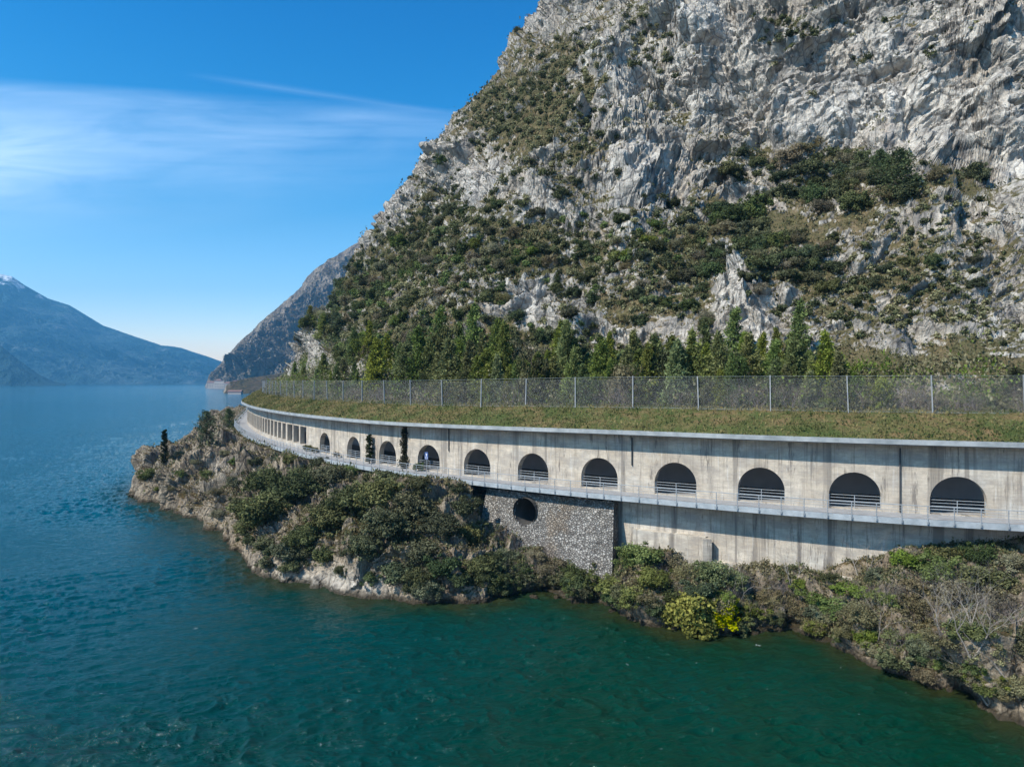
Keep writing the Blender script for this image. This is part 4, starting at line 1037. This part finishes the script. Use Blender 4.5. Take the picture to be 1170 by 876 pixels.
# leafless trees low on the right
BT = [(1130, 800, 66, 'leafless pale tree leaning over the water near the right edge'), (1110, 745, 74, 'leafless pale tree with a forked top right of the olive bush'), (1158, 790, 90, 'tallest leafless pale tree at the right edge of the shore'), (1075, 720, 50, 'leafless sapling among brown brush right of the wall foot'),
      (985, 660, 40, 'thin leafless sapling against the lower concrete wall, right one'), (905, 668, 40, 'thin leafless sapling against the lower concrete wall, middle one'), (842, 690, 50, 'leafless sapling rising behind the yellow-green bush'), (1000, 735, 44, 'leafless sapling on the bank below the wall')]
for px, py, hp, lb in BT:
    g, _n = ground_at(px, py, BS)
    if g is None: continue
    s = hp * g.y / FPX / 3.4; o = plant('bare_tree', 'baretree', g - Vector((0, 0, .2)), s, 'leafless trees on the shore', 1.0, .10); special.append((o, lb, 'tree'))
for i in range(110):
    px, py = rnd.choice([(rnd.uniform(880, 1170), rnd.uniform(670, 790)), (rnd.uniform(560, 720), rnd.uniform(600, 670)), (rnd.uniform(740, 900), rnd.uniform(650, 710))]); g, _n = ground_at(px, py, BS)
    if g is None or g.z < .4: continue
    plant('bare_shrub', 'bare', g - Vector((0, 0, .2)), rnd.uniform(.55, 1.05), 'leafless bushes on the shore', 1, .3)

# ------------------------------------------------------------------ scrub, grass (uncountable): one object each
def scatter_quads(name, pts, nrm, size, mat, label, rs, k=5, spread=.35, up=.35, tvar=None):
    n0 = len(pts); idx = np.repeat(np.arange(n0), k); n = len(idx)
    s = size[idx] * (.5 + rs.random(n)); c = pts[idx] + rs.normal(size=(n, 3)) * (spread * size[idx] * 2)[:, None] + nrm[idx] * (s * .4)[:, None]
    d = rs.normal(size=(n, 3)); d /= np.linalg.norm(d, axis=1, keepdims=True); t = np.cross(d, rs.normal(size=(n, 3))); t /= np.linalg.norm(t, axis=1, keepdims=True)
    b = d * (1 - up) + np.array([0, 0, up]); V = np.stack([c - t * s[:, None] * .4, c - b * s[:, None] * .3, c + t * s[:, None] * .4, c + b * s[:, None] * .8], 1).reshape(-1, 3)
    T = np.repeat(np.clip((rs.random(n0) if tvar is None else tvar)[idx] + .15 * rs.normal(size=n), 0, 1), 4)
    me = foliage_mesh(name, V, np.arange(len(V)).reshape(-1, 4), T, mat); return tag(link_mesh(name, me), label, kind='stuff')
rs = np.random.default_rng(12)
G = Vd; GN = grid_normals(G)
if GN[..., 2].mean() < 0: GN = -GN
nu, nv = G.shape[:2]
i = rs.integers(2, nu - 2, 150000); j = rs.integers(3, nv - 3, 150000)
p = G[i, j]; nz_ = GN[i, j, 2]; dens = fbm(p / 12., 3, 33) + .6 * fbm(p / 3.5, 2, 34)
vis = (p[:, 1] > 5)
vg = vegv.reshape(nu, nv)[i, j]; keep = (nz_ + .5 * dens + .55 * vg > .74) & (rs.random(len(i)) < .75)
lowk = np.exp(-np.maximum(p[:, 2] - 20, 0) / 30.)
pk = p[keep]; nk = GN[i, j][keep]; dist = pk[:, 1]
sz = np.clip(dist * .0027, .20, .9) * (.6 + .9 * rs.random(len(pk)))
half = fbm(pk / 16., 2, 44) + .25 * rs.normal(size=len(pk)) - .22 * np.clip(vg[keep], -1, 1) > -.06
scatter_quads('scrub', pk[half], nk[half], sz[half], M['brown_leaf'], 'dry low scrub over the mountainside', rs, 4)
scatter_quads('scrub', pk[~half], nk[~half], sz[~half], M['olive_leaf'], 'green low scrub over the mountainside', rs, 4)
n_ = 9500; a = rs.uniform(a_at_px(1260), a_at_y(220), n_); o_ = 8.3 + rs.random(n_) ** .8 * 12; pxy = Epos(a) + Enorm(a) * o_[:, None]
zt = np.array([(drop(x, y, BM) or Vector((0, 0, 18.2))).z for x, y in pxy]); zt = np.maximum(zt, bank_z(a, np.minimum(o_, 12.5)) - .1)
p = np.column_stack([pxy, zt + .1 + rs.random(n_) ** 1.4 * (1.5 + 2.2 * np.clip(.5 + 1.3 * vnoise(np.column_stack([pxy / 3.2, np.zeros(n_)]), 301), 0, 1))]); cls = fbm(p / 3., 2, 97) + .25 * rs.normal(size=n_); up_ = np.tile([0, 0, 1.], (n_, 1)); sz = .20 + .18 * rs.random(n_)
scatter_quads('undergrowth', p[cls > -.02], up_[cls > -.02], sz[cls > -.02], M['brown_leaf'], 'leafless brown thicket behind the netting', rs, 7, .6, .5)
scatter_quads('undergrowth', p[cls <= -.02], up_[cls <= -.02], sz[cls <= -.02], M['green_leaf'], 'green thicket behind the netting', rs, 7, .6, .4)
Gs = Ps.reshape(NU, NT, 3); GNs = grid_normals(Gs)
if GNs[..., 2].mean() < 0: GNs = -GNs
nb_ = 170000; i = np.where(rs.random(nb_) < .62, rs.integers(NU // 2, NU - 2, nb_), rs.integers(2, NU - 2, nb_)); j = rs.integers(18, NT - 3, nb_)
p = Gs[i, j]; dens = fbm(p / 5., 3, 35); sv = svegv.reshape(NU, NT)[i, j]; keep = (GNs[i, j, 2] + .8 * dens + .6 * sv > .70) & (p[:, 2] > .5) & ~((L3[i, 2] < 76) & (L3[i, 2] > 71) & (j > 200))
rt = p[:, 0] > 6; keep = keep & (rt | (rs.random(len(p)) < .5))
pk = p[keep]; nk = GNs[i, j][keep]; sz = np.clip(pk[:, 1] * .0024, .10, .3) * (.6 + .8 * rs.random(len(pk)))
cls = fbm(pk / 3.5, 2, 46) + .2 * rs.normal(size=len(pk))
scatter_quads('undergrowth', pk[cls > -.02], nk[cls > -.02], sz[cls > -.02], M['brown_leaf'], 'dry brush on the shore bank', rs, 5)
scatter_quads('undergrowth', pk[(cls <= -.02) & (cls > -.22)], nk[(cls <= -.02) & (cls > -.22)], sz[(cls <= -.02) & (cls > -.22)], M['olive_leaf'], 'grey-green brush on the shore bank', rs, 5)
scatter_quads('undergrowth', pk[cls <= -.22], nk[cls <= -.22], sz[cls <= -.22], M['green_leaf'], 'fresh green brush on the shore bank', rs, 5)
n_ = 42000; a = rs.uniform(A0 + 10, a_at_y(300), n_); o_ = OR_ + .42 + rs.random(n_) ** 1.3 * (9.5 - OR_); p = np.column_stack([Epos(a) + Enorm(a) * o_[:, None], bank_z(a, o_)])
scatter_quads('grass', p, np.tile([0, 0, 1.], (n_, 1)), np.full(n_, .17) * (.6 + .8 * rs.random(n_)), M['grass_blade'], 'rough grass on the gallery roof', rs, 3, .4, .6, np.clip(.5 + .9 * fbm(p / 2.2, 3, 88), 0, 1))

# boulders along the waterline
rs = np.random.default_rng(22)
def boulder_mesh(seed):
    import bmesh
    bm = bmesh.new(); bmesh.ops.create_icosphere(bm, subdivisions=3, radius=1)
    for v in bm.verts:
        q = v.co * 1.3 + Vector((seed * 7.1, 0, 0)); f = 1 + .45 * mnoise.noise(q) + .18 * mnoise.noise(q * 3); c = mnoise.cell(v.co * 1.6 + Vector((seed, 0, 0)))
        v.co = v.co * (f + .16 * c); v.co.z *= .7
    me = bpy.data.meshes.new('boulder'); bm.to_mesh(me); bm.free(); me.materials.append(M['shore_rock']); return me
BMs = [boulder_mesh(k) for k in range(5)]
BL = [('tip', 153, 567, 9, 'pale boulder at the very tip of the headland'), ('a', 162, 572, 6, 'small pale boulder just right of the headland tip'), ('b', 262, 622, 6, 'white-edged boulder where the headland shore bends'), ('c', 610, 684, 8, 'pale boulder in the dark cove under the stone wall'),
      ('d', 636, 684, 7, 'flat pale boulder at the right mouth of the cove'), ('e', 700, 700, 8, 'grey boulder below the stone wall at the waterline'), ('f', 722, 708, 8, 'pale flat boulder left of the vivid bush'), ('g', 742, 713, 9, 'largest pale boulder left of the vivid bush'),
      ('h', 760, 716, 7, 'pale boulder touching the vivid bush on its left'), ('i', 895, 716, 8, 'white boulder at the waterline below the wall'), ('j', 1100, 782, 10, 'pale boulder under the leafless trees'), ('k', 490, 686, 8, 'grey boulder at the left mouth of the cove')]
for _k, px, py, wp, lb in BL:
    d = CAMZ * FPX / (py - HY) + .2; x = (px - HX) / FPX * d; s = wp * d / FPX * .5
    o = link_mesh('boulder', BMs[rs.integers(5)]); o.location = (x, d, .12); o.scale = (s * 1.3, s, s * .9); o.rotation_euler = (0, 0, rs.random() * 6); tag(o, lb, 'boulder', 'boulders at the waterline')

# ------------------------------------------------------------------ far land
def ridge_mesh(name, sky, d0, d1, mat, label, base_z=-3, nv=120, nu=500, amp=.06, seed=0, pw=1.1, kind='structure', lobes=1.0):
    """sky: list of (px, py) crest points; foot at depth d0(px), crest at depth d1(px)"""
    pxs = np.linspace(sky[0][0], sky[-1][0], nu); pys = np.interp(pxs, [s[0] for s in sky], [s[1] for s in sky])
    f0 = np.interp(pxs, [k for k, _ in d0], [v for _, v in d0]); f1 = np.interp(pxs, [k for k, _ in d1], [v for _, v in d1])
    v = np.linspace(0, 1, nv); V = np.zeros((nu, nv + 12, 3))
    zc = CAMZ + (HY - pys) / FPX * f1
    for j in range(nv):
        y = f0 + (f1 - f0) * v[j]; V[:, j, 0] = (pxs - HX) / FPX * y; V[:, j, 1] = y; V[:, j, 2] = base_z + (zc - base_z) * v[j] ** pw
    for j in range(12):
        y = f1 * (1 + .02 * (j + 1)); V[:, nv + j, 0] = (pxs - HX) / FPX * y; V[:, nv + j, 1] = y; V[:, nv + j, 2] = zc * (1 - .06 * (j + 1))
    S = f1.mean() * .05 * lobes; P = V.reshape(-1, 3)
    w = np.concatenate([np.sin(np.pi * np.clip(v, 0, 1) ** .8) * .9 + .1 * v, np.full(12, .1)])
    dsp = (ridged(P / np.array([S, S * 1.6, S * 1.6]), 5, seed, .55) * amp * f1.mean()) .reshape(nu, -1) * w[None, :] * np.clip((zc[:, None] + 5) / 150, .05, 1)
    V[..., 2] += np.maximum(dsp, -.0) * .5; V[..., 1] -= dsp * 1.0; V[..., 0] -= dsp * .3
    V[:, 0, 2] = base_z
    me = np_mesh(name, V.reshape(-1, 3), grid_faces(nu, nv + 12), mat, False); return tag(link_mesh(name, me), label, kind=kind)
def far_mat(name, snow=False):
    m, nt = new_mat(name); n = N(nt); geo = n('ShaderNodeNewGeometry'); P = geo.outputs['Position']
    c = n.ramp(n.noise(P, .0016, 7, .65, .5), [(.3, (.012, .035, .045)), (.5, (.025, .055, .065)), (.68, (.07, .10, .11))])  # part of the blue distance haze is mixed into this base colour
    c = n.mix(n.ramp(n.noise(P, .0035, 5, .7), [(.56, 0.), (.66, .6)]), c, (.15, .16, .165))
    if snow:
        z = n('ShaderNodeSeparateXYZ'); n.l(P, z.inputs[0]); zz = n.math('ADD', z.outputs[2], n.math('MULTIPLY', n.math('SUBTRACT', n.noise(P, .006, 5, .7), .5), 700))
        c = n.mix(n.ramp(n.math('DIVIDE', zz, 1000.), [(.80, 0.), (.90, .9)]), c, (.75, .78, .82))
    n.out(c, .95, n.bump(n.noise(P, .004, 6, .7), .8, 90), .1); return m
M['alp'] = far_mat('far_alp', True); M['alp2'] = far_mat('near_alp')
hill_sky = [(-700, 345), (-500, 328), (-250, 305), (-60, 306), (0, 313), (14, 316), (30, 327), (55, 341), (80, 349), (118, 372), (150, 383), (185, 395), (208, 398), (232, 406), (262, 416), (300, 424), (420, 434)]
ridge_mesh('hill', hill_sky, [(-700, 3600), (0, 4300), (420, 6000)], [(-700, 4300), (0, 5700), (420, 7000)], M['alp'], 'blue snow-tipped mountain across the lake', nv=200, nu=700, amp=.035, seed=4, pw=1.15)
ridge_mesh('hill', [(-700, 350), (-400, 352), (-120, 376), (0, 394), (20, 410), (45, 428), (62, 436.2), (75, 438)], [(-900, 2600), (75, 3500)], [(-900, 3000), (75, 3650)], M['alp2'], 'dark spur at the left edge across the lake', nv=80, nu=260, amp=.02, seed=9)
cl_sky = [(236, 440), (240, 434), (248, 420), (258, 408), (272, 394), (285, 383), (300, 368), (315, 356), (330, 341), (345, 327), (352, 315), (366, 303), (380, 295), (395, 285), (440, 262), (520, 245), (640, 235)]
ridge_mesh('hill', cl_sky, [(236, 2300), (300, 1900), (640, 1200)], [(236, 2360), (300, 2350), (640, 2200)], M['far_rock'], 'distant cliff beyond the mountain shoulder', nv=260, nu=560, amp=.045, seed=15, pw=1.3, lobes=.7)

# the lakeside hamlet far off
M['plaster'] = plain_material('pale_plaster', (.32, .28, .25), (.42, .37, .34), .1); M['tile'] = plain_material('red_tile', (.15, .09, .075), (.21, .12, .10), .2)
M['glass'] = plain_material('dark_panes', (.03, .04, .05), (.05, .06, .07), .5, .2)
HS = [(243, 2200, 30, 14, 'leftmost pale house on the far promontory'), (252, 2150, 30, 20, 'tallest pale house on the far promontory'), (262, 2080, 26, 12, 'low pale house right of the tallest far one'), (272, 2000, 30, 16, 'rightmost pale house of the far hamlet')]
for px, d, w, h, lb in HS:
    x = (px - HX) / FPX * d; b = tag(empty('lake_house', (x, d, 0)), lb, 'house', 'houses of the far hamlet')
    mb = MB(); mb.box((0, 0, h / 2 + 2), (w / 2, 0, 0), (0, w / 3, 0), (0, 0, h / 2 + 2)); mb.build('wall', M['plaster'], b)
    mb = MB(); zt = h + 4; w2, d2 = w / 2 + 1, w / 3 + 1
    mb.quad((-w2, -d2, zt), (w2, -d2, zt), (w2 * .6, 0, zt + 5), (-w2 * .6, 0, zt + 5)); mb.quad((w2, d2, zt), (-w2, d2, zt), (-w2 * .6, 0, zt + 5), (w2 * .6, 0, zt + 5)); mb.quad((-w2, d2, zt), (-w2, -d2, zt), (-w2 * .6, 0, zt + 5), (-w2 * .6, 0, zt + 5.01)); mb.quad((w2, -d2, zt), (w2, d2, zt), (w2 * .6, 0, zt + 5.01), (w2 * .6, 0, zt + 5))
    mb.build('roof', M['tile'], b)
    for r in range(2):
        for c in range(4):
            mb = MB(); mb.box((-w / 2 + w * (c + .5) / 4, -w / 3 - .05, 5 + r * h * .42), (1.1, 0, 0), (0, .08, 0), (0, 0, 1.7)); mb.build('window', M['glass'], b)
pr = ridge_mesh('promontory', [(255, 449), (258, 441), (263, 436), (270, 435), (282, 432), (330, 425)], [(255, 1260), (330, 1150)], [(255, 1280), (330, 1400)], M['far_rock'], 'low wooded promontory beyond the headland', nv=40, nu=90, amp=.006, seed=3)
bh = tag(empty('boathouse', ((269 - HX) / FPX * 1190, 1190, 0)), 'low reddish boathouse at the water beyond the path bend', 'boathouse')
mb = MB(); mb.box((0, 0, 2), (11, 0, 0), (0, 5, 0), (0, 0, 2)); mb.build('wall', M['plaster'], bh)
mb = MB(); mb.quad((-12, -6, 4), (12, -6, 4), (12, 0, 7), (-12, 0, 7)); mb.quad((12, 6, 4), (-12, 6, 4), (-12, 0, 7), (12, 0, 7)); mb.build('roof', M['tile'], bh)

# ------------------------------------------------------------------ labels: which plant is which
ORD = ['first', 'second', 'third', 'fourth', 'fifth', 'sixth', 'seventh', 'eighth', 'ninth', 'tenth', 'eleventh', 'twelfth', 'thirteenth', 'fourteenth', 'fifteenth', 'sixteenth', 'seventeenth', 'eighteenth', 'nineteenth', 'twentieth'] + ['%dth' % k for k in range(21, 60)]
arch_px = sorted(ARCH_PX[1:], reverse=True)      # arches in view, from the right
def arch_no(px):
    k = min(range(len(arch_px)), key=lambda i: abs(arch_px[i] - px)); return k
done = {id(o) for o, _, _ in special if o is not None}
for o, lb, cat in special:
    if o is not None: tag(o, lb, cat)
LOOK = {'olive': 'grey-green shrub', 'bigolive': 'dense olive-green bush', 'dark': 'dark green shrub', 'brown': 'dry brownish shrub', 'green': 'fresh green shrub', 'bright': 'yellow-green bush', 'pine': 'green young pine', 'darkpine': 'dark broad pine', 'bare': 'leafless grey bush', 'baretree': 'leafless tree', 'cypress': 'cypress'}
CATN = {'pine': 'tree', 'darkpine': 'tree', 'bare': 'bush', 'baretree': 'tree'}
bins = {}
for o, kind, loc in PLANTS:
    if id(o) in done: continue
    px, py = to_px(*loc); g = o.get('group', '')
    k = arch_no(px)
    if 'mountainside' in g or 'solitary' in g:
        band = 'low on' if py > 370 else 'on the lower' if py > 300 else 'midway up' if py > 215 else 'on the upper' if py > 120 else 'high on'
        key = ('m', kind, k, band)
    elif 'shore cliff' in g: key = ('s', kind, k, 'low' if py > 620 else 'high')
    elif 'behind the rockfall' in g: key = ('c', kind, k, '')
    elif 'netting' in g: key = ('n', kind, k, '')
    else: key = ('b', kind, k, '')
    bins.setdefault(key, []).append((px, py, o))
for key, L in bins.items():
    L.sort(key=lambda q: q[0]); t, kind, k, band = key; look = LOOK[kind]; an = ORD[k] + ' arch from the right'
    for r, (px, py, o) in enumerate(L):
        pos = '' if len(L) == 1 else ('leftmost ' if r == 0 else 'rightmost ' if r == len(L) - 1 else ORD[r] + '-from-left ')
        if t == 'm': lb = f'{pos}{look} {band} mountainside above {an}'
        elif t == 's': lb = f'{pos}{look} {band} on shore {"below" } {an}'
        elif t == 'c': lb = f'{pos}{look} behind fence above {an}'
        elif t == 'n': lb = f'{pos}{look} just behind netting above {an}'
        else: lb = f'{pos}{look} on the bank below {an}'
        tag(o, ' '.join(lb.split()), CATN.get(kind, 'shrub'))

# ------------------------------------------------------------------ haze
def haze():
    m, nt = new_mat('lake_haze'); v = nt.nodes.new('ShaderNodeVolumePrincipled'); o = nt.nodes.new('ShaderNodeOutputMaterial')
    v.inputs['Color'].default_value = (.15, .56, 1, 1); v.inputs['Density'].default_value = .000098; v.inputs['Anisotropy'].default_value = .1
    nt.links.new(v.outputs[0], o.inputs['Volume']); 
    mb = MB(); mb.box((0, 0, 560), (8200, 0, 0), (0, 8200, 0), (0, 0, 570))
    ob = mb.build('haze', m, weld=True); tag(ob, 'thin blue haze over the lake', kind='stuff')
    import bmesh
    bm = bmesh.new(); bm.from_mesh(ob.data); bmesh.ops.recalc_face_normals(bm, faces=bm.faces); bm.to_mesh(ob.data); bm.free()
haze()

# ------------------------------------------------------------------ light, sky
W = bpy.data.worlds.new('World'); SC.world = W; W.use_nodes = True; nt = W.node_tree; nt.nodes.clear(); n = N(nt)
sky = n('ShaderNodeTexSky', sky_type='NISHITA'); sky.sun_disc = False; sky.sun_elevation = SUN_EL
sky.sun_rotation = math.atan2(SUN_AZ_VEC.x, SUN_AZ_VEC.y); sky.altitude = 100; sky.air_density = 1.0; sky.dust_density = .8; sky.ozone_density = 4.0
tc = n('ShaderNodeTexCoord').outputs['Generated']; sp = n('ShaderNodeSeparateXYZ'); n.l(tc, sp.inputs[0])
yy = n.math('MAXIMUM', sp.outputs[1], .05); u = n.math('DIVIDE', sp.outputs[0], yy); v = n.math('DIVIDE', sp.outputs[2], yy)
cb = n('ShaderNodeCombineXYZ'); n.l(u, cb.inputs[0]); n.l(v, cb.inputs[1])
wisp = n.noise(n.mapping(cb.outputs[0], (1.3, 6.5, 1), (0, 0, -.38)), 3.0, 5, .58, .8)
wisp2 = n.noise(n.mapping(cb.outputs[0], (.9, 15, 1), (0, 0, -.10)), 5.0, 4, .58, .4)
# the veil lies between an upper edge sinking to the right and a lower one
top = n.math('SUBTRACT', n.math('SUBTRACT', .436, n.math('MULTIPLY', n.math('ADD', u, .73), .070)), v)
topm = n.ramp(top, [(0., 0.), (.02, .8), (.06, 1.)])
lo = n.math('SUBTRACT', v, n.math('ADD', .262, n.math('MULTIPLY', n.math('ADD', u, .45), .16)))
lom = n.ramp(n.math('ADD', lo, .05), [(0., 0.), (.13, 1.)])
rt_ = n.ramp(n.math('ADD', u, .75), [(.5, 1.), (.95, .55)])
band = n.math('MULTIPLY', n.math('MULTIPLY', topm, lom), rt_)
wf = n.math('MULTIPLY', band, n.ramp(n.math('ADD', n.math('MULTIPLY', wisp, .7), n.math('MULTIPLY', wisp2, .3)), [(.33, .12), (.68, .46)]))
streak = n.math('ABSOLUTE', n.math('SUBTRACT', v, n.math('SUBTRACT', .432, n.math('MULTIPLY', n.math('ADD', u, .42), .15))))
sf = n.math('MULTIPLY', n.ramp(streak, [(0., .12), (.006, 0.)]), n.ramp(n.math('ADD', u, .55), [(.08, 0.), (.2, 1.), (.4, .7), (.5, 0.)]))
lowl = n.math('MULTIPLY', n.math('MULTIPLY', n.ramp(n.math('ADD', u, .75), [(0., .6), (.24, 0.)]), n.ramp(n.math('ABSOLUTE', n.math('SUBTRACT', v, .315)), [(0., 1.), (.075, 0.)])), n.ramp(wisp, [(.35, .3), (.6, 1.)]))
fac = n.math('MINIMUM', n.math('ADD', n.math('ADD', wf, sf), lowl), .8)
hs = n('ShaderNodeHueSaturation'); hs.inputs['Saturation'].default_value = 1.22; hs.inputs['Value'].default_value = 1.0; hs.inputs['Hue'].default_value = .488; 
g0 = n.mix(1.0, sky.outputs[0], (.14, .14, .14), 'MULTIPLY'); gm = n('ShaderNodeGamma'); gm.inputs[1].default_value = 1.38; n.l(g0, gm.inputs[0])
g1 = n.mix(1.0, gm.outputs[0], (7.6, 7.6, 7.6), 'MULTIPLY'); n.l(g1, hs.inputs['Color'])
tint = n.ramp(sp.outputs[2], [(0., (.66, .47, .42)), (.06, (.68, .46, .39)), (.21, (.60, .37, .32)), (.34, (.20, .31, .32)), (.46, (.035, .29, .33)), (.8, (.02, .24, .30))])
tint4 = n.mix(1.0, tint, (4.4, 4.4, 4.4), 'MULTIPLY'); base_ = n.mix(1.0, hs.outputs[0], tint4, 'MULTIPLY')
skc = n.mix(fac, base_, (5.2, 7.0, 9.2))
bg = n('ShaderNodeBackground'); bg.inputs[1].default_value = .105; n.l(skc, bg.inputs[0]); ow = n('ShaderNodeOutputWorld'); n.l(bg.outputs[0], ow.inputs[0])

sl = bpy.data.lights.new('sun', 'SUN'); sl.energy = 4.8; sl.angle = math.radians(.53); sl.color = (1, .925, .81)
so = bpy.data.objects.new('sun', sl); COL.objects.link(so)
sv = Vector((SUN_AZ_VEC.x * math.cos(SUN_EL), SUN_AZ_VEC.y * math.cos(SUN_EL), math.sin(SUN_EL))); so.rotation_euler = sv.to_track_quat('Z', 'Y').to_euler(); so.location = (0, 0, 300)

cam = bpy.data.cameras.new('camera'); co = bpy.data.objects.new('camera', cam); COL.objects.link(co); co.location = CAM; co.rotation_euler = (math.radians(90), 0, 0)
cam.sensor_width = 36; cam.lens = 36 * FPX / 1170; cam.shift_y = -(438 - HY) / 1170; cam.clip_start = .5; cam.clip_end = 60000
SC.camera = co
SC.view_settings.view_transform = 'Standard'; SC.view_settings.look = 'None'; SC.view_settings.exposure = .6; SC.view_settings.gamma = 1
SC.cycles.max_bounces = 6; SC.cycles.transparent_max_bounces = 12; SC.cycles.volume_bounces = 0
print('plants', len(PLANTS), 'slope', n_slope)
